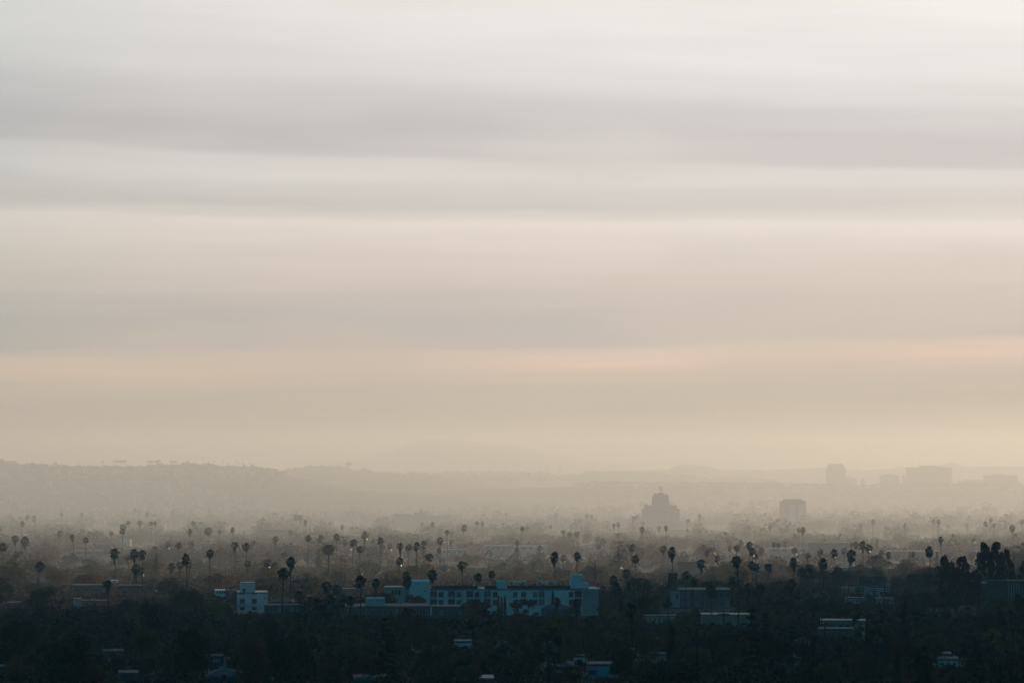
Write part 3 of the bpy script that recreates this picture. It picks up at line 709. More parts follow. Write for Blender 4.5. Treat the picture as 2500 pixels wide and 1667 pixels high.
for X in (930, 978):
    mb.tube((b.lx(tx(X)), 15, b.lz(ty(300))), (b.lx(tx(X - (20 if X < 950 else -5))), 15, b.lz(ty(225))), 0.7, 1.2, 6)
    mb.tube((b.lx(tx(X + (10 if X < 950 else -10))), 15, b.lz(ty(300))), (b.lx(tx(X + (-22 if X < 950 else 22))), 15, b.lz(ty(345))), 1.0, 1.3, 6)
    mb.tube((b.lx(tx(X + (-22 if X < 950 else 22))), 15, b.lz(ty(345))), (b.lx(tx(X)), 15, b.lz(ty(372))), 1.2, 0.7, 6)
    mb.tube((b.lx(tx(X)), 15, b.lz(ty(372))), (b.lx(tx(X)), 15, b.lz(ty(430))), 0.25, 0.25, 5)
mb.build('rooftop_sign', M['roofdark'], b.root)
for X0, X1, Y0, Y1 in ((440, 470, 780, 824), (490, 520, 770, 824), (615, 640, 790, 824), (1240, 1280, 765, 824), (770, 805, 425, 474)):
    b.part('pinnacle', tx(X0), tx(X1), ty(Y0), ty(Y1), M['tan'], 4 if Y0 > 500 else 14, 8 if Y0 > 500 else 18)
for X in (520, 740, 880, 985, 1085, 1150, 1300):
    for Y in (1005, 1110, 1215, 1320, 1420): 
        MB().box(b.lx(tx(X - 12)), b.lx(tx(X + 12)), -0.25, -0.02, b.lz(ty(Y + 42)), b.lz(ty(Y))).build('window', M['glass'], b.root)
for X in (860, 1020, 1120):
    MB().box(b.lx(tx(X - 12)), b.lx(tx(X + 12)), 7.7, 7.98, b.lz(ty(690)), b.lz(ty(645))).build('window', M['glass'], b.root)
# --- slab tower
D = 6800
b = Bld('slab_tower', 'broad flat topped office slab rising from the mist right of the domed tower', 'building', 1903, 1967, 1222.5, D, 30, M['grey'], ybase=1257, roofmat=M['grey'])
b.part('penthouse', 1912, 1957.5, 1218, 1222.4, M['grey'], 4, 26)
b.part('dark_recess', 1944, 1947, 1226, 1270, M['roofdark'], -0.3, -0.02)
b.part('cornice_band', 1925.5, 1941, 1228, 1230, M['roofdark'], -0.3, -0.02); b.part('cornice_band', 1948.5, 1965, 1228, 1230, M['roofdark'], -0.3, -0.02)
b.part('wall_panel', 1925, 1943.5, 1231, 1275, M['offwhite'], -0.5, -0.03); b.part('wall_panel', 1948, 1964.5, 1231, 1275, M['offwhite'], -0.5, -0.03)
b.part('window_band', 1904.5, 1923, 1234, 1235.2, M['glass'], -0.2, -0.02)
for k in range(4): b.part('window_band', 1904.5, 1923, 1239 + 5 * k, 1240.2 + 5 * k, M['glass'], -0.2, -0.02)
# --- far office buildings (right)
def far_b(name, label, D, boxes, mat='grey', bands=None, mast=None):
    x0, x1, yt = boxes[0]
    b = Bld(name, label, 'building', x0, x1, yt, D, 60, M[mat], ybase=1190, roofmat=M[mat], parapet=1.5)
    for i, (a, c, y) in enumerate(boxes[1:]):
        MB().box(b.lx(a), b.lx(c), 6, 50, -1 if y > yt else b.h - 0.5 + 0.55, b.lz(y)).build('wing' if y > yt else 'roof_block', M[mat], b.root)
    for (a, c, y, n, st) in bands or ():
        for k in range(n): b.part('window_band', a, c, y + k * st, y + k * st + st * 0.45, M['glass'], -0.4, -0.02)
    if mast: MB().tube((b.lx(mast[0]), 25, b.h), (b.lx(mast[0]), 25, b.lz(mast[1])), 0.8, 0.4).build('mast', M['metal'], b.root)
    return b
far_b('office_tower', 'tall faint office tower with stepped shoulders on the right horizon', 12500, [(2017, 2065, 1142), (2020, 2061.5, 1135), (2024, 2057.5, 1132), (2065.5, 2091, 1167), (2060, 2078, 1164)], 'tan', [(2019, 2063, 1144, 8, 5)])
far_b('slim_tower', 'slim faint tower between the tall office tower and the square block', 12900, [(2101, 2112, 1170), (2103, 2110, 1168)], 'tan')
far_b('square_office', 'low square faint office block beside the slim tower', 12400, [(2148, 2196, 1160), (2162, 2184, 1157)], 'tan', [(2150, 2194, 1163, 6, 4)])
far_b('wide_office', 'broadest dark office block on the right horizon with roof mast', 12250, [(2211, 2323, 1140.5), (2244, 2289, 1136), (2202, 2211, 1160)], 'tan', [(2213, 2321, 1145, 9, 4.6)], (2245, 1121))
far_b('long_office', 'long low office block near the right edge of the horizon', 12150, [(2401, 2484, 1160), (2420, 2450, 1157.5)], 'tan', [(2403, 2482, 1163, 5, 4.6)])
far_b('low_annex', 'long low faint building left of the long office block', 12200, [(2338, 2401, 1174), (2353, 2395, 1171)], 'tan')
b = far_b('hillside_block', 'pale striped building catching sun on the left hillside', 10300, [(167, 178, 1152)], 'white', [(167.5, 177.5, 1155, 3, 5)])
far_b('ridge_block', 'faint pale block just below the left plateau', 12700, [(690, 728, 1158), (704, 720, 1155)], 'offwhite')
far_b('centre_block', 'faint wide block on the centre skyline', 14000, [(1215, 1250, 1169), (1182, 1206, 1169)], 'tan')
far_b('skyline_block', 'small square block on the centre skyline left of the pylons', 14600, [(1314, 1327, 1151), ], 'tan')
# palace like civic building
D = 6600
b = Bld('civic_building', 'long pale civic building with a small central cupola in the mist', 'building', 1003, 1100, 1257, D, 40, M['offwhite'], ybase=1268, roofmat=M['offwhite'])
b.part('wing', 958, 1002.9, 1254, 1290, M['offwhite'], 3, 30); b.part('wing', 1100.1, 1114, 1262, 1290, M['offwhite'], 3, 30)
b.part('cupola_base', 1011, 1042, 1250, 1256.9, M['offwhite'], 8, 24)
mb = MB(); mb.tube((b.lx(1029), 16, b.lz(1250)), (b.lx(1029), 16, b.lz(1245)), 3.6, 3.4, 12); mb.tube((b.lx(1029), 16, b.lz(1245)), (b.lx(1029), 16, b.lz(1241)), 3.3, 0.8, 12); mb.build('cupola', M['offwhite'], b.root)
for k in range(14): b.part('window', 1006 + 6.6 * k, 1008.2 + 6.6 * k, 1261, 1263.5, M['glass'], -0.2, -0.02)
for k in range(14): b.part('window', 1006 + 6.6 * k, 1008.2 + 6.6 * k, 1266.5, 1269, M['glass'], -0.2, -0.02)

# --- low city buildings: name,label,x0,x1,ytop,ybase,mat,roof kind,roofmat,n windows,yaw
LOW = [
 ('flat_building', 'low flat roofed building with pale posts right of the small white block', 646, 735, 1476, 1500, 'bluegrey', 'flat', 'roofdark', 6, 0),
 ('hip_roof_house', 'house with dark hipped roof behind the small white block', 664, 717, 1459, 1478, 'darkwall', 'hip', 'roofdark', 0, 0),
 ('apartment_building', 'long dim two storey apartments below the hotel left end', 844, 1050, 1479, 1512, 'grey', 'flat', 'roofdark', 14, 0),
 ('apartment_building', 'long dim two storey apartments directly below the hotel windows', 1056, 1189, 1479.5, 1512, 'grey', 'flat', 'roofdark', 9, 0),
 ('plain_block', 'plain blue grey windowless block left of the hotel', 838, 891, 1436, 1458, 'bluegrey', 'flat', 'roofdark', 0, 0),
 ('brick_building', 'small red brick building behind the plain blue grey block', 868, 897, 1423.5, 1437, 'brick', 'flat', 'roofdark', 2, 0),
 ('long_block', 'long dim teal grey block on the left behind the shaggy palm', 290, 350, 1428, 1470, 'bluegrey', 'flat', 'roofdark', 2, 0),
 ('long_block', 'dim teal grey block left of the longer dim block', 178, 268, 1427, 1458, 'bluegrey', 'flat', 'roofdark', 4, 0),
 ('pale_box_building', 'small pale cube building beside the palm on the left', 271, 289, 1416, 1429, 'white', 'flat', 'white', 0, 0),
 ('small_teal_building', 'small bright teal wall with slanted roof line at left', 181, 198, 1461, 1485, 'teal', 'flat', 'roofdark', 0, 0),
 ('brick_building', 'low reddish building right of the small teal wall', 200, 262, 1465, 1482, 'brick', 'flat', 'roofdark', 3, 0),
 ('flat_building', 'low blue grey roof at the very left edge', -20, 50, 1470, 1482, 'bluegrey', 'flat', 'roofdark', 2, 0),
 ('small_teal_building', 'small teal roofed house in the trees at left', 97, 118, 1411, 1419, 'teal', 'flat', 'roofdark', 0, 0),
 ('pavilion', 'pavilion with shallow hipped roof below the hotel cypresses', 1322, 1394, 1474, 1502, 'bluegrey', 'hip', 'bluegrey', 5, 0),
 ('flat_building', 'pale flat building with openings between palms below the grey building', 1570, 1650, 1502, 1520, 'offwhite', 'flat', 'roofdark', 7, 0),
 ('long_warehouse', 'long plain tan warehouse wall with bright roof edge', 1713, 1830, 1499, 1536, 'tan', 'flat', 'roofpale', 0, 0),
 ('apartment_building', 'two storey grey apartments below the billboard', 2000, 2095, 1534, 1560, 'grey', 'flat', 'roofdark', 7, 0),
 ('apartment_building', 'flat tan building just behind the two storey grey apartments', 2005, 2112, 1513.5, 1534, 'tan', 'flat', 'roofpale', 5, 0),
 ('hip_roof_house', 'house with wide blue grey roof right of the grey apartments', 2112, 2150, 1528, 1552, 'bluegrey', 'hip', 'bluegrey', 3, 0),
 ('teal_warehouse', 'bright teal painted warehouse wall near the bottom edge', 1436, 1508, 1620, 1646, 'teal', 'flat', 'roofdark', 0, 0),
 ('gable_house', 'small white house with sloping roof above the teal warehouse', 1402, 1427, 1599.5, 1614, 'white', 'flat', 'roofdark', 1, 0),
 ('turret_house', 'narrow white turret house right of the teal warehouse', 1544, 1560, 1587, 1612, 'white', 'flat', 'white', 1, 0),
 ('flat_building', 'low white wing beside the narrow turret house', 1560.5, 1572, 1600, 1612, 'white', 'flat', 'roofdark', 0, 0),
 ('flat_building', 'long tilted pale roof behind the dark tree near the turret house', 1578, 1625, 1596, 1606, 'offwhite', 'flat', 'roofdark', 0, 0),
 ('grey_house', 'grey wall below the shaggy palm near the bottom edge', 1328, 1376, 1626, 1640, 'grey', 'flat', 'roofdark', 2, 0),
 ('grey_house', 'blue grey shed roof at the foot of the white gable house', 1330, 1400, 1612, 1626, 'bluegrey', 'hip', 'bluegrey', 0, 0),
 ('flat_building', 'long low building with bright roof edge at the bottom left of centre', 866, 993, 1652, 1690, 'bluegrey', 'flat', 'roofpale', 0, 0),
 ('flat_building', 'low building with bright roof edge at the bottom centre', 1130, 1205, 1654, 1690, 'bluegrey', 'flat', 'roofpale', 0, 0),
 ('flat_building', 'dark blue sloping roof at the bottom under the big tree', 509, 592, 1633, 1660, 'bluegrey', 'hip', 'bluegrey', 0, 0),
 ('flat_building', 'low dark building along the bottom right of the blue roof', 598, 672, 1657, 1690, 'bluegrey', 'flat', 'roofdark', 0, 0),
 ('flat_building', 'blue grey roofs among dark trees below the small white block', 482, 545, 1600, 1616, 'bluegrey', 'flat', 'roofdark', 2, 0),
 ('flat_building', 'thin lit roof line in the black trees at lower left', 254, 302, 1588, 1596, 'bluegrey', 'flat', 'roofdark', 0, 0),
 ('flat_building', 'low roof at the bottom left edge beyond the rounded tree', -10, 18, 1627, 1636, 'bluegrey', 'flat', 'roofdark', 0, 0),
 ('flat_building', 'faint roof lines at the bottom left of the blue sloping roof', 293, 338, 1641, 1656, 'bluegrey', 'flat', 'roofdark', 0, 0),
 ('white_house', 'white house wall behind dark round bush below long apartments', 1005, 1062, 1572, 1590, 'offwhite', 'flat', 'roofdark', 2, 0),
 ('white_house', 'blue white house with dark flat roof behind two tall palms', 1112, 1152, 1564, 1582, 'white', 'flat', 'roofdark', 0, 0),
 ('flat_building', 'low blue roofs below the slab tower at the bottom', 1893, 1955, 1604, 1626, 'bluegrey', 'flat', 'roofdark', 2, 0),
 ('white_house', 'small pale house left of the rounded bottom right tree', 2207, 2232, 1601, 1616, 'white', 'flat', 'roofdark', 1, 0),
 ('flat_building', 'stepped pale roofs right of the rounded bottom right tree', 2292, 2338, 1607, 1622, 'white', 'flat', 'roofdark', 3, 0),
 ('flat_building', 'blue box building on the stepped pale roofs', 2302, 2322, 1594.5, 1607, 'bluegrey', 'flat', 'roofdark', 0, 0),
 ('corner_warehouse', 'big dim warehouse with pale ribbed corner at the right edge', 2396, 2510, 1417, 1496, 'grey', 'flat', 'roofdark', 0, 0),
 ('white_house', 'pale sheds left behind the billboard legs', 2056, 2088, 1433, 1450, 'offwhite', 'flat', 'roofdark', 3, 0),
 ('white_house', 'pale building seen between the billboard legs', 2110, 2160, 1437, 1462, 'offwhite', 'flat', 'roofdark', 3, 0),
 ('white_house', 'pale building with cream stripes right behind the billboard', 2161, 2174, 1424, 1450, 'offwhite', 'flat', 'roofdark', 1, 0),
 ('white_house', 'low pale sheds below the billboard', 2064, 2110, 1458, 1476, 'offwhite', 'flat', 'roofdark', 4, 0),
 ('white_house', 'low pinkish sheds right below the billboard', 2140, 2182, 1460, 1478, 'tan', 'flat', 'roofdark', 4, 0),
 ('white_house', 'small pale house under the pines left side', 2270, 2290, 1481, 1494, 'offwhite', 'flat', 'roofdark', 1, 0),
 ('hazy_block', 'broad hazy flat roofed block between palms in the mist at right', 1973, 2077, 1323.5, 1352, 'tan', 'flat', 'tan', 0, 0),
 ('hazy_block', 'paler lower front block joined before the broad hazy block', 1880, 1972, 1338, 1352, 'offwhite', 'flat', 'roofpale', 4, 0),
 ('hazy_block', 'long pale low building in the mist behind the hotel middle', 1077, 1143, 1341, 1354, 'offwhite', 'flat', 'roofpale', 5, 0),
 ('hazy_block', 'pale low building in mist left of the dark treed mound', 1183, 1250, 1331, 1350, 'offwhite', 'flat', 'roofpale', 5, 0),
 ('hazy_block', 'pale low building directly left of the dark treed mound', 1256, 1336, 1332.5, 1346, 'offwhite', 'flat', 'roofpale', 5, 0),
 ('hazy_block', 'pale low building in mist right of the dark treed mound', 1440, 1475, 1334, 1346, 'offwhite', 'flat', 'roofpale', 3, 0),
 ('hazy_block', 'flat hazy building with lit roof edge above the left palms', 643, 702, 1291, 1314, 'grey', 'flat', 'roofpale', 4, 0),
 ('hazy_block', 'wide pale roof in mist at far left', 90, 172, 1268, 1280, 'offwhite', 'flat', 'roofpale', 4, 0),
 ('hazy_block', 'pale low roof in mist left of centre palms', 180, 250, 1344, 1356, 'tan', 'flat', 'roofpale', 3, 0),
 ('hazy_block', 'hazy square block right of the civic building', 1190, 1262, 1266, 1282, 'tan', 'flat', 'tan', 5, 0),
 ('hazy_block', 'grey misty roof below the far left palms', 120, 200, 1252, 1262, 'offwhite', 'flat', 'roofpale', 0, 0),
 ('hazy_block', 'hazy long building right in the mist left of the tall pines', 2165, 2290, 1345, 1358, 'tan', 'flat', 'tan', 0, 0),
 ('sunlit_roof', 'bright sunlit flat roof between palm trunks at right', 2048, 2078, 1373.5, 1378, 'white', 'flat', 'roofpale', 0, 0),
 ('sunlit_wall', 'small orange and white sunlit wall among the left palms', 294, 305, 1313, 1333, 'white', 'flat', 'tile', 0, -1.0),
 ('white_house', 'pale cottage roof between the left palm clusters', 290, 312, 1379, 1390, 'offwhite', 'hip', 'offwhite', 1, 0),
]
for (nm, lab, x0, x1, yt, yb, mt, rk, rm, nw, yaw) in LOW:
    D = max(400, min(13000, D_ground(yb + 10)))
    dep = min(22, max(6, (x1 - x0) * D / F * 0.7))
    b = Bld(nm, lab, 'building' if 'house' not in nm else 'house', x0, x1, yt, D, dep, M[mt], ybase=min(yt + (yb - yt) * 0.5, gy(D) - 1), roof=rk, roofmat=M[rm], yaw=yaw, parapet=0.3, clear=nm != 'corner_warehouse')
    wpx = (x1 - x0)
    if nw:
        st = wpx / nw; vis = yb - yt; hh = min(1.4 * b.s, vis * 0.42); y0 = yt + max(vis * 0.25, 0.6 * b.s)
        if rk == 'hip': y0 = yt + vis * 0.55; hh = min(hh, vis * 0.35)
        fr = 0.08
        for k in range(nw): b.w_(x0 + st * (k + 0.25), x0 + st * (k + 0.75), y0, y0 + hh, None, fr)
        if nm == 'apartment_building' and b.h > 5:
            for k in range(nw): b.w_(x0 + st * (k + 0.25), x0 + st * (k + 0.75), y0 + hh * 2.1, y0 + hh * 3.1, None, fr)
    if rk == 'flat' and wpx > 38 and nm != 'hazy_block':
        for k in range(int(wpx / 22)):
            q = x0 + rnd2.uniform(0.08, 0.92) * wpx; ww = rnd2.uniform(1.0, 3.2); hh2 = rnd2.uniform(0.8, 2.4)
            MB().box(b.lx(q), b.lx(q + ww), dep * 0.2 + k * 0.2, dep * 0.2 + k * 0.2 + 1.4, b.h + 0.003, b.h + hh2 / b.s).build('roof_vent', M[rnd2.choice(['metal', 'offwhite', 'roofdark'])], b.root)
    if nm == 'teal_warehouse':
        b.part('gate', 1436.8, 1456, 1634.5, 1646, M['roofdark'], -0.1, -0.01); b.part('door', 1497, 1504, 1638.5, 1644, M['roofdark'], -0.1, -0.01)
    if nm == 'apartment_building' and x0 == 844:
        mb = MB().box(b.lx(895), b.lx(940), 3, 8, b.h + 0.01, b.lz(1460.5)); mb.build('penthouse', M['white'], b.root)
        for k in range(8): b.part('rib', 896 + k * 5.6, 897.2 + k * 5.6, 1462, 1477, M['bluegrey'], 2.9, 2.99)
    if nm == 'corner_warehouse':
        b.part('cornice', 2460, 2492, 1416, 1419.5, M['roofpale'], -0.5, -0.13)
        for k in range(5): b.part('rib', 2462 + 6 * k, 2463.5 + 6 * k, 1422, 1490, M['offwhite'], -0.25, -0.01)
        b.part('sign_panel', 2402, 2427, 1468, 1476, M['roofdark'], -0.2, -0.01)
        b.part('pale_corner', 2397, 2409, 1418.5, 1424, M['white'], -0.3, -0.13)
    if nm == 'turret_house':
        b.part('cornice', 1542.5, 1561.5, 1586, 1588.4, M['white'], -0.5, -0.13)

# --- poles, pylons, masts, stadium lights
def pole(px, y0, y1, D, label, arms=True):
    r = empty('utility_pole', ((px - CX) / F * D, D, gz(D))); tag(r, label, 'utility pole', 'utility poles in the city')
    h = H(D) - (y0 - HY) * D / F
    MB().tube((0, 0, -0.5), (0, 0, h), 0.17, 0.12).build('pole', M['pole'], r)
    if arms:
        MB().box(-1.2, 1.2, -0.16, -0.02 + 0.0, h - 0.8, h - 0.62).build('crossarm', M['pole'], r)
POLES = [(700,690,'near the pale sheds left of the billboard'),(845,745,'under the left half of the billboard'),(972,700,'thick under the middle of the billboard'),
         (1068,668,'under the right end of the billboard'),(1102,785,'below the right end of the billboard'),(1155,735,'just right of the billboard'),(2258,350,'tall and thin behind the right pines'),(525,1000,'below the slab tower before the grey apartments')]
for X, Y, t in POLES:
    px, py = T(4, X, Y); D = place(py, 10 if X != 2258 else 20)[0]; pole(px, py, 0, D, 'utility pole ' + t, X != 2258)
for tl, X, Y, t in ((2, 2137, 470, 'with crossarm in the mist behind the hotel'), (2, 2255, 600, 'slanting before the hotel lift housing'), (2, 65, 320, 'thin in the mist above the small white block'), (3, 822, 530, 'tall beside the hotel right end'), (3, 1945, 900, 'before the long tan warehouse'), (3, 1018, 282, 'topped by a stub in the misty middle'), (3, 1062, 258, 'second stub topped in the misty middle'), (3, 1220, 268, 'third stub topped in the misty middle'), (1, 1820, 270, 'thin between the palm groups at left')):
    px, py = T(tl, X, Y); pole(px, py, 0, place(py, 11)[0], 'utility pole ' + t)
def lattice(name, label, px, y0, y1, D, group, arms=2, w=3.4):
    s = F / D; z1 = CAMZ - (y0 - HY) / s; z0 = CAMZ - (y1 - HY) / s - 8; h = z1 - z0
    r = empty(name, ((px - CX) / s, D, z0)); tag(r, label, 'mast' if name == 'radio_mast' else 'pylon', group)
    mb = MB()
    for sx in (-1, 1):
        for sy in (-1, 1): mb.tube((sx * w, sy * w, 0), (sx * 0.5, sy * 0.5, h), 0.9, 0.7, 4)
    n = 7
    for k in range(n):
        a = w * (1 - k / n) + 0.5 * k / n; c = w * (1 - (k + 1) / n) + 0.5 * (k + 1) / n
        for sy in (-1, 1):
            mb.tube((-a, sy * a, h * k / n), (c, sy * c, h * (k + 1) / n), 0.3, 0.3, 4); mb.tube((a, sy * a, h * k / n), (-c, sy * c, h * (k + 1) / n), 0.3, 0.3, 4)
    mb.build('tower', M['metal'], r)
    for k in range(arms): MB().box(-5, 5, -0.5, 0.5, h * (0.72 + 0.12 * k), h * (0.72 + 0.12 * k) + 0.7).build('crossarm', M['metal'], r)
for i, (X, Y0, Y1, t) in enumerate(((125, 290, 350, 'leftmost of the pylons on the centre skyline'), (320, 288, 375, 'second pylon from left on the centre skyline'), (430, 290, 400, 'third pylon from left on the centre skyline'), (448, 292, 400, 'fourth pylon from left on the centre skyline'), (665, 325, 380, 'rightmost of the pylons on the centre skyline'))):
    px, y0 = U(3, X, Y0); lattice('pylon', 'faint steel ' + t, px, y0, 1060 + Y1 / 3.763, 14700, 'pylons on the centre skyline')
for i, (tl, X, Y0, Y1) in enumerate(((3,1600,262,285),(3,1697,242,285),(3,1736,232,285),(3,1790,252,300),(3,1830,240,305),(3,1987,290,325),(3,2290,275,320),(4,287,266,320),(4,820,290,322),(4,842,266,322))):
    px, y0 = U(tl, X, Y0); lattice('radio_mast', f'{ORD[i]} of the faint radio masts on the far right hills', px, y0, 1060 + Y1 / 3.763, 16700, 'radio masts on the far hills', 0, 1.6)
def floodlight(px0, px1, y0, y1, n, D, label):
    s = F / D; z1 = CAMZ - (y0 - HY) / s; z0 = CAMZ - (y1 - HY) / s - 6; w = (px1 - px0) / s
    r = empty('floodlight_rack', (((px0 + px1) / 2 - CX) / s, D, z0)); tag(r, label, 'floodlight', 'stadium floodlight racks on the left ridge')
    h = z1 - z0
    MB().box(-w / 2, w / 2, -0.6, 0.6, h - 6, h).build('lamp_bank', M['metal'], r)
    for k in range(n):
        x = 0 if n == 1 else -w / 2 * 0.9 + w * 0.9 * k / (n - 1)
        MB().tube((x, 0, 0), (x, 0, h - 6.005), 0.9, 0.8, 5).build('post', M['metal'], r)
for X0, X1, Y0, n, t in ((933,950,243,2,'narrow leftmost floodlight rack on the left ridge'),(1038,1162,241,6,'widest row of floodlights on the left ridge'),(1353,1432,243,4,'floodlight rack left of the big ridge tree'),
                         (1560,1627,245,4,'floodlight rack right of the big ridge tree'),(1708,1736,246,2,'small rightmost floodlight rack on the left ridge'),(86,150,245,3,'low frame rack at the far left of the ridge')):
    p0, y0 = U(1, X0, Y0); p1, _ = U(1, X1, Y0); floodlight(p0, p1, y0, 1060 + 300 / 3.763, n, 10950, t)
# tiny aircraft
r = empty('aircraft', tuple(P(2203, 1127, 14000))); tag(r, 'tiny dark aircraft low over the right horizon', 'aircraft')
MB().tube((-3.6, 0, 0), (1.6, 0, 0), 0.5, 1.0).tube((1.6, 0, 0), (3.6, 0, 0), 1.0, 0.4).build('fuselage', M['darkwall'], r)
MB().box(-0.6, 1.4, -5, 5, 0.3, 0.6).build('wing', M['darkwall'], r); MB().prism([(-3.6, 0.3), (-2.6, 0.3), (-3.4, 2.0), (-3.9, 2.0)], -0.15, 0.15).build('tail', M['darkwall'], r)
# hanging cable bottom right
pts = [P(2311, 1568, 640), P(2350, 1575, 640), P(2407, 1587, 640), P(2439, 1589, 640), P(2475, 1599, 640), P(2512, 1611, 640)]
mb = MB()
for a, c in zip(pts, pts[1:]): mb.tube(a, c, 0.05, 0.05, 5)
tag(mb.build('overhead_cable', M['metal']), 'pale overhead cable sagging across the lower right trees', 'cable')

# ------------------------------------------------------------------ ground sheet
m, nt, out = newmat('city_ground')
b_ = N(nt, 'ShaderNodeBsdfPrincipled'); b_.inputs['Roughness'].default_value = 0.9; b_.inputs['Specular IOR Level'].default_value = 0.1
tc = N(nt, 'ShaderNodeTexCoord'); n1 = N(nt, 'ShaderNodeTexNoise'); n1.inputs['Scale'].default_value = 0.02; n1.inputs['Detail'].default_value = 8
n2 = N(nt, 'ShaderNodeTexVoronoi'); n2.inputs['Scale'].default_value = 0.035
r1 = N(nt, 'ShaderNodeValToRGB'); e = r1.color_ramp.elements
e[0].position = 0.35; e[0].color = (0.018, 0.019, 0.014, 1); e[1].position = 0.62; e[1].color = (0.05, 0.046, 0.038, 1)
mx = N(nt, 'ShaderNodeMix'); mx.data_type = 'RGBA'; mx.inputs['Factor'].default_value = 0.3
nt.links.new(tc.outputs['Object'], n1.inputs['Vector']); nt.links.new(tc.outputs['Object'], n2.inputs['Vector'])
nt.links.new(n1.outputs['Fac'], r1.inputs['Fac']); nt.links.new(r1.outputs['Color'], mx.inputs['A'])
bw = N(nt, 'ShaderNodeMath'); bw.operation = 'MULTIPLY'; bw.inputs[1].default_value = 0.12
sp = N(nt, 'ShaderNodeSeparateColor'); nt.links.new(n2.outputs['Color'], sp.inputs[0]); nt.links.new(sp.outputs[0], bw.inputs[0])
nt.links.new(bw.outputs[0], mx.inputs['B']); nt.links.new(mx.outputs['Result'], b_.inputs['Base Color']); nt.links.new(b_.outputs[0], out.inputs[0])
M['ground'] = m
ys = np.concatenate([np.linspace(-400, 2000, 60), np.geomspace(2050, 24300, 60)])
xs = np.linspace(-7400, 7400, 50)
vv = [(x, y, gz(y)) for y in ys for x in xs]; ff = []
for j in range(len(ys) - 1):
    for i in range(len(xs) - 1):
        a = j * len(xs) + i; ff.append((a, a + 1, a + 1 + len(xs), a + len(xs)))
me = bpy.data.meshes.new('ground'); me.from_pydata(vv, [], ff); me.materials.append(m); me.update()
tag(link('ground', me), kind='structure')

# ------------------------------------------------------------------ hills
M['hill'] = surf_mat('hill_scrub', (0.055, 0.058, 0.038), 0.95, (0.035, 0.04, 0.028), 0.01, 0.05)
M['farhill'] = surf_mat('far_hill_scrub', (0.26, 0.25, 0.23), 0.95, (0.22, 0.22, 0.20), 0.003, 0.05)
HILLS = {}
def hill(name, D, prof, front, back, mat, rough=1.5, seed=1, ext=700):
    g = np.random.default_rng(seed); s = F / D
    px = np.arange(prof[0][0] - ext, prof[-1][0] + ext, 4.0)
    X = [p[0] for p in prof]; Y = [p[1] for p in prof]
    py = np.interp(px, X, Y)
    # outside the profile the hill falls to the plain
    base = HY + (H(D)) * s if False else gy(D)
    out_l = np.clip((X[0] - px) / ext, 0, 1) ** 1.2; out_r = np.clip((px - X[-1]) / ext, 0, 1) ** 1.2
    f = np.maximum(out_l, out_r); py = py * (1 - f) + (base + 6) * f
    jit = np.convolve(g.normal(size=len(px) + 8), np.ones(5) / 5, 'same')[4:-4] * rough / s * 2
    crest = CAMZ - (py - HY) / s + jit
    rows = 26; vv = []; n = len(px)
    for r_ in range(rows):
        t = r_ / (rows - 1)
        if t <= 0.6: u = t / 0.6; y = D - front * (1 - u); k = u * u * (3 - 2 * u)
        else: u = (t - 0.6) / 0.4; y = D + back * u; k = 1 - u * u * (3 - 2 * u)
        wob = np.convolve(g.normal(size=n + 40), np.ones(31) / 31, 'same')[20:-20] * 0.5 * math.sin(math.pi * min(1, t / 0.6))
        z = (gz(y) - 1) + (crest - gz(D) + 1) * np.clip(k * (1 + wob * (1 - k)), 0, 1.0)
        if abs(t - 0.6) < 0.02: z = crest
        xx = (px - CX) / s
        vv.append(np.stack([xx, np.full(n, y), z], 1))
    vv = np.concatenate(vv); ff = [(j * n + i, j * n + i + 1, (j + 1) * n + i + 1, (j + 1) * n + i) for j in range(rows - 1) for i in range(n - 1)]
    me = bpy.data.meshes.new(name); me.from_pydata(vv.tolist(), [], ff); me.materials.append(mat)
    me.polygons.foreach_set('use_smooth', [True] * len(me.polygons)); me.update()
    tag(link(name, me), kind='structure')
    HILLS[name] = (D, px, py + 0 * py, crest, front, s)
hill('left_hills', 11000, [(0,1137),(60,1143),(100,1144),(150,1145),(200,1147),(250,1148),(300,1149),(350,1147),(400,1145),(450,1143),(500,1144),(550,1147),(600,1149),(640,1150),(680,1158),(720,1166),(800,1182),(860,1196)], 2400, 2000, M['hill'], 2.0, 1)
hill('plateau_hills', 13500, [(640,1160),(690,1156),(728,1140),(735,1139),(790,1138),(830,1139),(860,1145),(900,1151),(950,1158),(1000,1159),(1050,1160),(1100,1166),(1160,1176),(1240,1190)], 2200, 1500, M['hill'], 2.0, 2, 150)
hill('centre_ridge', 14800, [(850,1162),(950,1160),(1050,1158),(1130,1159),(1250,1158),(1340,1160),(1365,1166),(1400,1162),(1450,1157),(1500,1158),(1580,1159),(1640,1164),(1700,1170),(1800,1170),(1900,1178)], 1200, 1500, M['hill'], 1.2, 3, 400)
hill('lower_ridge', 11900, [(700,1206),(950,1200),(1200,1194),(1380,1189),(1450,1183),(1500,1181),(1600,1183),(1700,1184),(1800,1183),(1880,1186),(1960,1187),(2100,1190),(2250,1187),(2400,1188),(2520,1186)], 900, 900, M['hill'], 1.0, 4, 400)
hill('far_right_hills', 16800, [(1380,1160),(1440,1155),(1480,1149),(1560,1147),(1630,1145),(1650,1138),(1665,1133.5),(1700,1136),(1720,1137),(1745,1143),(1760,1147),(1800,1147),(1875,1147),(1900,1146),(1960,1143),(2010,1141),(2080,1147),(2150,1145),(2210,1140),(2260,1138),(2300,1135),(2320,1130),(2340,1133),(2370,1139),(2420,1138),(2460,1139),(2520,1139)], 1500, 1500, M['farhill'], 0.5, 5, 400)
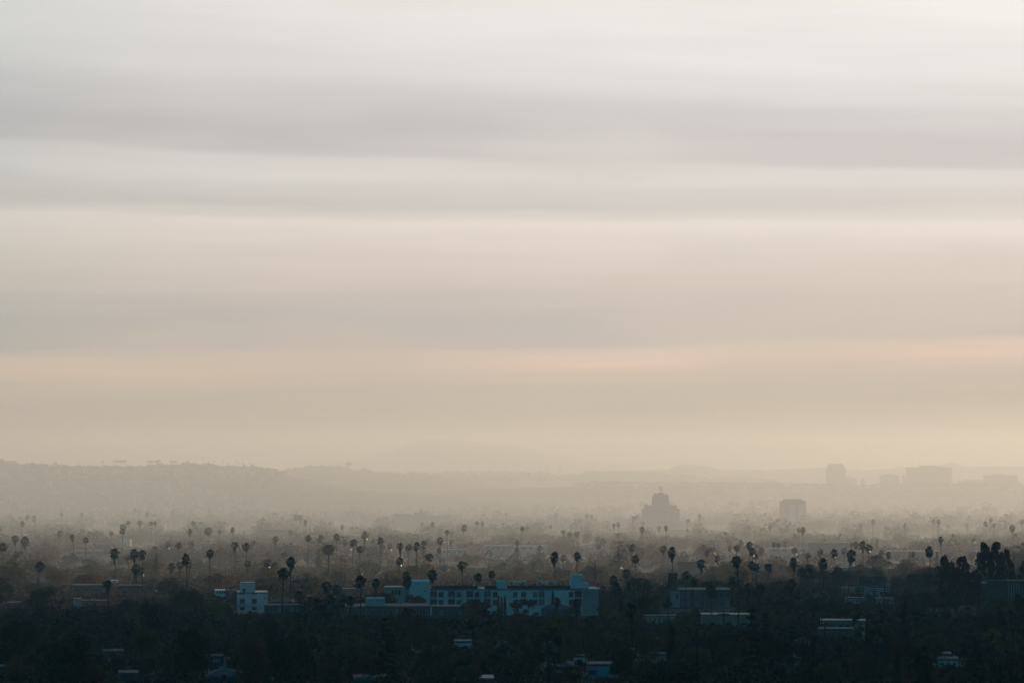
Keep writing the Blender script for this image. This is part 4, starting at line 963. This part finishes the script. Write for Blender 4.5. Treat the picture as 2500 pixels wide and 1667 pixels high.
hill('distant_mountain', 22300, [(860,1125),(915,1111),(960,1100),(990,1085),(1030,1073),(1060,1071),(1120,1075),(1190,1080),(1250,1082),(1290,1095),(1320,1105),(1360,1113),(1450,1125)], 1400, 800, M['farhill'], 0.3, 6, 300)

# unseen ridge, added beyond the right edge to shade the near streets and air
g = np.random.default_rng(9); vv = []; ff = []; rows_, cols_ = 60, 31
for j in range(rows_):
    y = -415 + 2800 * j / (rows_ - 1)
    top = (145 + 0.06 * max(y, 0)) * (1 - max(0, (y - 1330) / 720) ** 1.5) if y < 2050 else 0
    top = max(0, top) * (0.93 + 0.07 * math.sin(y * 0.011) + 0.03 * math.sin(y * 0.037))
    xc = 0.30 * max(y, 0) + 235
    for i in range(cols_):
        u = i / (cols_ - 1) * 2 - 1
        xx = xc + (u * 620 if u > 0 else u * (150 + 0.03 * max(y, 0)))
        k = (1 - abs(u)); k = k * k * (3 - 2 * k)
        vv.append((xx, y, gz(y) - 1 + top * k * (1 + 0.06 * g.normal() * (1 - k)) * (0 if u in (-1.0, 1.0) else 1)))
for j in range(rows_ - 1):
    for i in range(cols_ - 1):
        a = j * cols_ + i; ff.append((a, a + 1, a + 1 + cols_, a + cols_))
me = bpy.data.meshes.new('added_shade_ridge'); me.from_pydata(vv, [], ff); me.materials.append(M['hill'])
me.polygons.foreach_set('use_smooth', [True] * len(me.polygons)); me.update(); tag(link('added_shade_ridge', me), kind='structure')

# ------------------------------------------------------------------ autumn of near individual trees between the heroes
def blocked(x, y0, hw, D, ybot):
    for (a, c, ya, yb2, DD) in CLEAR:
        if D < DD + 4 and x + hw > a and x - hw < c and y0 < yb2 and ybot > ya: return True
    return False
auto = []
Ds = []
d = 345.0
while d < 1600: Ds.append(d); d += 15 + d * 0.026
GROUND_SPOTS = []
for D in Ds:
    half = 1250 / F * D + 25; x = -half + rnd.uniform(0, 12)
    while x < half:
        dd = D + rnd.uniform(-14, 14); s = F / dd
        h = rnd.uniform(4.8, 9.5) * min(1.35, max(0.9, dd / 850)); W = h * rnd.uniform(0.9, 1.45)
        px = CX + x * s; yt = HY + (H(dd) - h) * s; hw = W / 2 * s
        ok = not blocked(px, yt, hw, dd, gy(dd))
        if ok:
            for (qx_, qy_, qw, qd) in PLANTS:
                if abs(qd - dd) < 8 and abs(qx_ - px) < (qw + hw) * 0.5: ok = False; break
        # keep heroes visible: skip when it would cover the top of a slightly farther hero
        if ok:
            for (qx_, qy_, qw, qd) in PLANTS:
                if dd < qd and abs(qx_ - px) < hw * 0.9 + qw * 0.5 and yt < qy_ + qw * 3.0 and gy(dd) > qy_: ok = False; break
        if ok: auto.append((px, yt, W * s, h, dd))
        x += rnd.uniform(7, 12) * max(1, D / 900)
rnd.shuffle(auto)
print('auto candidates', len(auto)); auto = sorted(auto[:330], key=lambda t: t[4])
NH = len(PLANTS)
for (px, yt, w, h, dd) in auto:
    kd = rnd.choices(['round', 'wide', 'open'], [5, 4, 2])[0]
    left = px < 900
    colr = rnd.choices(['dark green', 'green', 'olive', 'rust'], [5, 3, 2, 2] if left else [3, 3, 3, 3])[0]
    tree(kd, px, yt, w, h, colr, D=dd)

# ------------------------------------------------------------------ woodland masses (uncountable treetops further off)
def templates(nq, leaf, nt_, seed):
    g = np.random.default_rng(seed); out = []
    for i in range(nt_):
        k = ('round', 'wide', 'round', 'open', 'tall')[i % 5]
        cs, rr = tree_shape(k, seed + i)
        per = max(1, nq // len(cs)); sel = slice(None)
        if len(cs) * per > nq * 1.3: sel = g.permutation(len(cs))[:nq]
        c, d_ = clump_points(cs[sel], rr[sel], per, g, 0.4)
        n = unit(d_ + g.normal(size=d_.shape) * 0.7)
        out.append(leaf_quads(c, n, g.uniform(leaf * 0.7, leaf * 1.3, len(c)), g, 0.75))
    return out
def mass(name, label, d0, d1, area, nq, leaf, hr, seed, mat, extra=120, clearfac=1.0, dens=None):
    g = np.random.default_rng(seed); tp = templates(nq, leaf, 10, seed)
    tot = (d1 - d0) * (2 * 1250 / F * (d0 + d1) / 2 + 2 * extra); n = int(tot / area)
    # pick distance with density proportional to width
    u = g.uniform(0, 1, n); w0 = 0.18 * d0 + extra; w1 = 0.18 * d1 + extra
    D = d0 + (d1 - d0) * ((np.sqrt(w0 * w0 + u * (w1 * w1 - w0 * w0)) - w0) / (w1 - w0))
    x = (g.uniform(-1, 1, n)) * (0.18 * D + extra)
    # clumpy
    cl = np.sin(x * 0.021 + 1.3 * np.sin(D * 0.008)) + np.sin(D * 0.013 + x * 0.006)
    keep = g.uniform(-1.6, 2.2, n) < cl + (0.9 if clearfac else 9)
    x, D = x[keep], D[keep]; n = len(x)
    h = g.uniform(hr[0], hr[1], n) * np.where(g.uniform(0, 1, n) < 0.14, 1.55, 1.0); W = h * g.uniform(0.85, 1.5, n)
    s = F / D; Hh = np.interp(D, _HD, _HH); px = CX + x * s; yt = HY + (Hh - h) * s; yb = HY + Hh * s; hw = W / 2 * s
    ok = np.ones(n, bool)
    for (a, c, ya, yb2, DD) in CLEAR:
        ok &= ~((D < DD + 5) & (px + hw > a) & (px - hw < c) & (yt < yb2) & (yb > ya))
    for (qx_, qy_, qw, qd) in PLANTS[:NH]:
        ok &= ~((D < qd) & (np.abs(px - qx_) < hw * 0.85 + qw * 0.8) & (yt < qy_ + np.minimum(qw * 4.0, 30)) & (yb > qy_))
    x, D, h, W, Hh = x[ok], D[ok], h[ok], W[ok], Hh[ok]; parts = []
    tid = g.integers(0, len(tp), len(x)); rot = g.uniform(0, 6.283, len(x))
    for t in range(len(tp)):
        m_ = np.where(tid == t)[0]
        if not len(m_): continue
        v = tp[t][None] * np.ones((len(m_), 1, 1)); ca, sa = np.cos(rot[m_])[:, None], np.sin(rot[m_])[:, None]
        xx = (v[:, :, 0] * ca - v[:, :, 1] * sa) * W[m_][:, None] + x[m_][:, None]
        yy = (v[:, :, 0] * sa + v[:, :, 1] * ca) * W[m_][:, None] + D[m_][:, None]
        zz = v[:, :, 2] * h[m_][:, None] + (CAMZ - Hh[m_])[:, None]
        parts.append(np.stack([xx, yy, zz], 2).reshape(-1, 3))
    me = mesh_np(name, np.concatenate(parts), 4, mat)
    o = link(name, me); tag(o, label, 'trees', kind='stuff'); return o
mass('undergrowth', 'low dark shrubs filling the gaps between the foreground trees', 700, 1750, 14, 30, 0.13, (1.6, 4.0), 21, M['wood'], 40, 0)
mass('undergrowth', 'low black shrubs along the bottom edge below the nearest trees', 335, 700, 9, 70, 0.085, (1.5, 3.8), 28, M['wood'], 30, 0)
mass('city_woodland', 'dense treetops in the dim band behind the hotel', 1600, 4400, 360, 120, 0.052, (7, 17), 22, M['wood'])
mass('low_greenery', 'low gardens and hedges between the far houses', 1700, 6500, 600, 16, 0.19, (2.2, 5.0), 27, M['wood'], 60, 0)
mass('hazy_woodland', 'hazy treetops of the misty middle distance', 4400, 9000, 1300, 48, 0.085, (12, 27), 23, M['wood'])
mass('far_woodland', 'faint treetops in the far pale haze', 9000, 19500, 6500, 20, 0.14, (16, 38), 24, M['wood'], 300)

def slope_point(hn, q, u):
    D, px, py, crest, front, s = HILLS[hn]
    y = D - front * (1 - u); k = u * u * (3 - 2 * u)
    return (q - CX) / s, y, (gz(y) - 1) + (float(np.interp(q, px, crest)) - gz(D) + 1) * k
def ridge_trees(name, label, hn, dens, hr, seed, px0, px1, mat, slope=1.6):
    g = np.random.default_rng(seed); tp = templates(26, 0.12, 10, seed); parts = []
    n = int((px1 - px0) * dens * (1 + slope))
    for i in range(n):
        q = g.uniform(px0, px1); u = 1 - abs(g.normal()) * 0.03 if i % (1 + slope) < 1 else g.uniform(0.12, 1)
        x, y, z = slope_point(hn, q, min(1, u)); h = g.uniform(*hr) * (1 if u > 0.9 else 0.8); W = h * g.uniform(0.6, 1.5)
        t = tp[g.integers(0, 10)]; parts.append(np.stack([t[:, 0] * W + x, t[:, 1] * W + y, t[:, 2] * h + z - 1.5], 1))
    o = link(name, mesh_np(name, np.concatenate(parts), 4, mat)); tag(o, label, 'trees', kind='stuff')
def hill_houses(name, label, hn, n, seed, px0, px1, mat):
    g = np.random.default_rng(seed); mb = MB()
    for i in range(n):
        x, y, z = slope_point(hn, g.uniform(px0, px1), g.uniform(0.1, 0.85)); w = g.uniform(10, 45); h = g.uniform(7, 14)
        mb.box(x - w / 2, x + w / 2, y, y + g.uniform(10, 25), z - 12, z + h)
    tag(mb.build(name, mat), label, 'rooftops', kind='stuff')
hill_houses('hillside_houses', 'scattered pale houses on the slopes of the left ridge', 'left_hills', 150, 41, -40, 820, M['offwhite'])
hill_houses('hillside_houses', 'scattered pale houses on the slopes of the low right ridge', 'lower_ridge', 130, 42, 1380, 2520, M['offwhite'])
hill_houses('hillside_houses', 'scattered pale houses on the slopes of the flat plateau', 'plateau_hills', 70, 43, 640, 1240, M['offwhite'])
ridge_trees('ridge_woodland', 'small uneven trees covering the left ridge', 'left_hills', 1.5, (6, 24), 31, -40, 700, M['wood'])
ridge_trees('plateau_woodland', 'faint trees covering the flat plateau left of centre', 'plateau_hills', 1.0, (4, 9), 32, 690, 1180, M['wood'])
ridge_trees('skyline_woodland', 'faint trees along the centre skyline', 'centre_ridge', 0.8, (9, 20), 33, 900, 1900, M['wood'])
ridge_trees('lower_ridge_woodland', 'faint trees below the far office buildings', 'lower_ridge', 0.7, (9, 20), 34, 1400, 2520, M['wood'])

# ridge individuals
def ridge_tree(kind, px, yt, yb, w, D, label, colour='dark green'):
    s = F / D; z0 = CAMZ - (yb - HY) / s; h = (yb - yt) / s; W = w / s
    if kind == 'palm':
        r = empty('fan_palm', ((px - CX) / s, D, z0 - 3)); t = link('trunk', PTRUNK[0], r); t.scale = (26, 26, h + 2)
        c = link('crown', FAN[int(px) % 6], r, (0, 0, h + 3 - W * 0.5)); c.scale = (W * 0.55,) * 3
        tag(r, label, 'palm tree', 'palms on the left ridge')
    else:
        r = empty('ridge_tree', ((px - CX) / s, D, z0 - 3)); base = {'round': .98, 'wide': 1.12, 'open': .95, 'tall': .66}[kind]
        for nm2, me in (('trunk', LIMBS[kind][0]), ('crown', CROWN[kind][1])):
            o = link(nm2, me, r); o.scale = (W / base, W / base, h + 3)
        o.material_slots[0].link = 'OBJECT'; o.material_slots[0].material = M[colour]
        tag(r, label, 'tree', 'trees standing up on the skyline')
ridge_tree('wide', 851, 1126, 1142, 19, 13450, 'lone spreading tree on the plateau skyline')
ridge_tree('open', 388, 1121, 1140, 20, 10950, 'big ragged tree between floodlight racks on the left ridge')
ridge_tree('round', 2, 1117, 1136, 14, 10900, 'dark tree at the left end of the ridge')
ridge_tree('tall', 136, 1126, 1139, 8, 10950, 'narrow dense tree standing up on the left ridge')
ridge_tree('round', 78, 1127, 1139, 18, 10950, 'rounded tree on the ridge near the left edge')
ridge_tree('round', 376 + 625, 1150, 1162, 14, 14650, 'rounded tree on the skyline right of the plateau', 'green')
ridge_tree('round', 32, 1128, 1137, 12, 10950, 'small rounded tree by the low frame rack')
ridge_tree('round', 280, 1134, 1143, 12, 10950, 'small tree beside the widest floodlights')
ridge_tree('round', 616, 1131, 1144, 12, 10950, 'rounded tree at the right end of the left ridge')
ridge_tree('tall', 704, 1141, 1152, 10, 13300, 'pointed tree in the dip beside the plateau')
for i, (X, Y) in enumerate(((735,262),(1235,285),(1252,288),(1865,220),(1920,250),(1970,245),(2050,240),(2098,262),(2166,238),(2195,255),(2230,262),(2297,260))):
    px, py = U(1, X, Y); ridge_tree('palm', px, py, 1142 if px < 450 else 1139, 3.6, 10950, f'{ORD[i]} of the tiny palms on the left ridge')

# far roofs: boxes in the haze, uncountable
g = np.random.default_rng(5); mbs = {'offwhite': MB(), 'roofpale': MB(), 'tan': MB()}
for i in range(620):
    D = g.uniform(2600, 17000); x = g.uniform(-0.19, 0.19) * D; q = 1 + D / 9000; w = q * g.uniform(8, 30); dp = g.uniform(8, 20) * q; h = g.uniform(4, 8) * q
    z = gz(D); s = F / D; px = CX + x * s
    if any(D < DD and px + w * s > a and px - w * s < c and HY + (H(D) - h) * s < yb2 for (a, c, ya, yb2, DD) in CLEAR): continue
    k = ('offwhite', 'roofpale', 'tan')[i % 3]; mbs[k].box(x - w / 2, x + w / 2, D, D + dp, z - 3, z + h)
for k, lab in (('offwhite', 'scattered pale low walls in the far haze'), ('roofpale', 'scattered light roofs glinting in the far haze'), ('tan', 'scattered tan low buildings in the far haze')):
    tag(mbs[k].build('far_rooftops', M[k]), lab, 'rooftops', kind='stuff')
resolve_labels()

# ------------------------------------------------------------------ haze
m, nt, out = newmat('haze')
pv = N(nt, 'ShaderNodeVolumePrincipled'); pv.inputs['Color'].default_value = (0.92, 0.96, 1.0, 1); pv.inputs['Absorption Color'].default_value = (1, 1, 1, 1); pv.inputs['Density'].default_value = 1.42e-4
pv.inputs['Anisotropy'].default_value = 0.4
nt.links.new(pv.outputs[0], out.inputs['Volume'])
hz = MB().box(-7600, 7600, -420, 24700, -155, 245).build('haze', m); tag(hz, 'pale morning haze over the whole city', 'haze', kind='stuff')

# ------------------------------------------------------------------ sky and light
SUN_AZ, SUN_EL = math.radians(50), math.radians(10)
w = bpy.data.worlds.new('World'); SC.world = w; w.use_nodes = True; nt = w.node_tree; nt.nodes.clear()
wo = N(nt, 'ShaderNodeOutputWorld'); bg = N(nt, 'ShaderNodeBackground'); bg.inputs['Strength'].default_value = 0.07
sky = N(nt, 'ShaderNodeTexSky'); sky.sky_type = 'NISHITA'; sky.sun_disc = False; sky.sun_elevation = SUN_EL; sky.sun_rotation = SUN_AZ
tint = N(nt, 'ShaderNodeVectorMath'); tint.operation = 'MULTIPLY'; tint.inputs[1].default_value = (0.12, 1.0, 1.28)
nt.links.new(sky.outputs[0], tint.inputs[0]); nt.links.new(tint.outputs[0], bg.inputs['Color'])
tc = N(nt, 'ShaderNodeTexCoord'); sep = N(nt, 'ShaderNodeSeparateXYZ'); nt.links.new(tc.outputs['Generated'], sep.inputs[0])
def MA(op, a, b=None, c=None, clamp=False):
    n = N(nt, 'ShaderNodeMath'); n.operation = op; n.use_clamp = clamp
    for i, v in enumerate((a, b, c)):
        if v is None: continue
        if isinstance(v, (int, float)): n.inputs[i].default_value = v
        else: nt.links.new(v, n.inputs[i])
    return n.outputs[0]
X, Y, Z = sep.outputs
hyp = MA('SQRT', MA('ADD', MA('MULTIPLY', X, X), MA('MULTIPLY', Y, Y)))
el = MA('DIVIDE', Z, MA('MAXIMUM', hyp, 0.001))
az = MA('ARCTAN2', X, Y)
comb = N(nt, 'ShaderNodeCombineXYZ'); nt.links.new(MA('MULTIPLY', az, 3.0), comb.inputs[0]); nt.links.new(MA('MULTIPLY', el, 26.0), comb.inputs[1])
nz = N(nt, 'ShaderNodeTexNoise'); nz.inputs['Scale'].default_value = 1.6; nz.inputs['Detail'].default_value = 4; nz.inputs['Roughness'].default_value = 0.5
nt.links.new(comb.outputs[0], nz.inputs['Vector'])
warp = MA('MULTIPLY', MA('SUBTRACT', nz.outputs['Fac'], 0.5), 0.013)
# layers tilt: upper ones fall to the right, lower ones rise to the right
tilt = MA('MULTIPLY', az, MA('MULTIPLY_ADD', el, 0.64, -0.0435))
v = MA('ADD', MA('ADD', el, warp), tilt)
rp = N(nt, 'ShaderNodeValToRGB'); rp.color_ramp.interpolation = 'EASE'
VM = 0.19
def srgb(h):
    c = [int(h[i:i + 2], 16) / 255 for i in (0, 2, 4)]; return tuple(x / 12.92 if x < 0.04045 else ((x + 0.055) / 1.055) ** 2.4 for x in c)
stops = [(1100,'8c8078'),(1010,'9c9087'),(960,'b0a49c'),(915,'d0b9aa'),(885,'e4c6b2'),(862,'dcc5b6'),(838,'bbb4b0'),(790,'b9b5b4'),(735,'c4bdb8'),(690,'d6cbc2'),(640,'dcd2c8'),
         (590,'e7ddd3'),(545,'ede4db'),(528,'dcd7ce'),(500,'cfcbc6'),(470,'d4d1cc'),(440,'dedbd5'),(410,'dcd8d3'),(385,'cbc7c5'),(330,'c9c5c4'),(270,'d2cfcd'),(200,'e0dedb'),(120,'ebe9e5'),(0,'efeee9')]
els = rp.color_ramp.elements
for i, (py, hx_) in enumerate(stops):
    pos = ((HY - py) / F) / VM
    e = els[i] if i < 2 else els.new(pos)
    if i < 2: e.position = pos
for i, (py, hx_) in enumerate(stops):
    pos = ((HY - py) / F) / VM
    e = min(els, key=lambda q: abs(q.position - pos)); e.color = (*srgb(hx_), 1)
nt.links.new(MA('DIVIDE', v, VM, None, True), rp.inputs['Fac'])
# soft cloud streak variation
comb2 = N(nt, 'ShaderNodeCombineXYZ'); nt.links.new(MA('MULTIPLY', az, 5.0), comb2.inputs[0]); nt.links.new(MA('MULTIPLY', v, 70.0), comb2.inputs[1])
nz2 = N(nt, 'ShaderNodeTexNoise'); nz2.inputs['Scale'].default_value = 1.0; nz2.inputs['Detail'].default_value = 5; nt.links.new(comb2.outputs[0], nz2.inputs['Vector'])
mul = MA('MULTIPLY_ADD', nz2.outputs['Fac'], 0.20, 0.90)
# a little brighter and warmer toward the sun side, cooler to the left
lr = MA('MULTIPLY_ADD', az, 0.35, 1.03)
rp2 = N(nt, 'ShaderNodeValToRGB'); rp2.color_ramp.interpolation = 'B_SPLINE'; e2 = rp2.color_ramp.elements
st2 = [(1100, '8c8078'), (880, 'cbbdb0'), (690, 'd2c9be'), (540, 'dcd6cd'), (330, 'd2cecb'), (0, 'efeee9')]
for i, (py, hx_) in enumerate(st2):
    q = e2[i] if i < 2 else e2.new(((HY - py) / F) / VM)
    q.position = ((HY - py) / F) / VM
for i, (py, hx_) in enumerate(st2):
    q = min(e2, key=lambda t: abs(t.position - ((HY - py) / F) / VM)); q.color = (*srgb(hx_), 1)
nt.links.new(MA('DIVIDE', v, VM, None, True), rp2.inputs['Fac'])
comb3 = N(nt, 'ShaderNodeCombineXYZ'); nt.links.new(MA('MULTIPLY', az, 7.0), comb3.inputs[0]); nt.links.new(MA('MULTIPLY', el, 30.0), comb3.inputs[1]); comb3.inputs[2].default_value = 3.7
nz3 = N(nt, 'ShaderNodeTexNoise'); nz3.inputs['Scale'].default_value = 1.0; nz3.inputs['Detail'].default_value = 2; nt.links.new(comb3.outputs[0], nz3.inputs['Vector'])
bl = N(nt, 'ShaderNodeMapRange'); bl.interpolation_type = 'SMOOTHSTEP'; bl.inputs['From Min'].default_value = 0.42; bl.inputs['From Max'].default_value = 0.68; bl.inputs['To Max'].default_value = 0.75
nt.links.new(MA('MULTIPLY_ADD', az, 0.25, nz3.outputs['Fac']), bl.inputs['Value'])
mxc = N(nt, 'ShaderNodeMix'); mxc.data_type = 'RGBA'; nt.links.new(bl.outputs[0], mxc.inputs['Factor'])
nt.links.new(rp.outputs['Color'], mxc.inputs['A']); nt.links.new(rp2.outputs['Color'], mxc.inputs['B'])
pk = N(nt, 'ShaderNodeVectorMath'); pk.operation = 'MULTIPLY'; pk.inputs[1].default_value = (1.0, 0.984, 1.0); nt.links.new(mxc.outputs['Result'], pk.inputs[0])
vmul = N(nt, 'ShaderNodeVectorMath'); vmul.operation = 'SCALE'; nt.links.new(pk.outputs[0], vmul.inputs[0])
nt.links.new(MA('MULTIPLY', mul, MA('MINIMUM', MA('MAXIMUM', lr, 0.75), 1.25)), vmul.inputs['Scale'])
bg2 = N(nt, 'ShaderNodeBackground'); nt.links.new(vmul.outputs[0], bg2.inputs['Color']); bg2.inputs['Strength'].default_value = 1.0
# the lit cloud deck covers the sky ahead; clear blue overhead and behind
ahead = N(nt, 'ShaderNodeMapRange'); ahead.interpolation_type = 'SMOOTHSTEP'; ahead.inputs['From Min'].default_value = 0.62; ahead.inputs['From Max'].default_value = 0.90
nt.links.new(MA('ADD', MA('MULTIPLY', Y, 0.92), MA('MULTIPLY', X, 0.35)), ahead.inputs['Value'])
low = N(nt, 'ShaderNodeMapRange'); low.interpolation_type = 'SMOOTHSTEP'; low.inputs['From Min'].default_value = 0.42; low.inputs['From Max'].default_value = 0.20
nt.links.new(Z, low.inputs['Value'])
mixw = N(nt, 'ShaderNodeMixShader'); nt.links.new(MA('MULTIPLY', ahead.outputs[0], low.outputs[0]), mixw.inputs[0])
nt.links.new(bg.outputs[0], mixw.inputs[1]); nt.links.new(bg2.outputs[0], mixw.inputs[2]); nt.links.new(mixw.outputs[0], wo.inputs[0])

sd = bpy.data.lights.new('sun', 'SUN'); sd.energy = 5.0; sd.angle = math.radians(0.5); sd.color = (1.0, 0.725, 0.465)
so = bpy.data.objects.new('sun', sd); COL.objects.link(so)
dirv = Vector((math.sin(SUN_AZ) * math.cos(SUN_EL), math.cos(SUN_AZ) * math.cos(SUN_EL), math.sin(SUN_EL)))
so.rotation_euler = (-dirv).to_track_quat('-Z', 'Y').to_euler()

cam = bpy.data.cameras.new('camera'); co = bpy.data.objects.new('camera', cam); COL.objects.link(co)
co.location = (0, 0, CAMZ); co.rotation_euler = (math.radians(90), 0, 0)
cam.lens = 100.0; cam.sensor_width = 36.0; cam.clip_end = 60000; cam.clip_start = 1.0
cam.shift_y = (HY - 833.5) / 2500.0
SC.camera = co
SC.view_settings.view_transform = 'Standard'; SC.view_settings.look = 'None'; SC.view_settings.exposure = 0; SC.view_settings.gamma = 1
SC.cycles.use_denoising = True; SC.cycles.volume_bounces = 1; SC.cycles.max_bounces = 6; SC.cycles.sample_clamp_indirect = 4
print('objects', len(SC.objects), 'auto', len(auto), 'plants', len(PLANTS), 'mesh faces', sum(len(m_.polygons) for m_ in bpy.data.meshes))
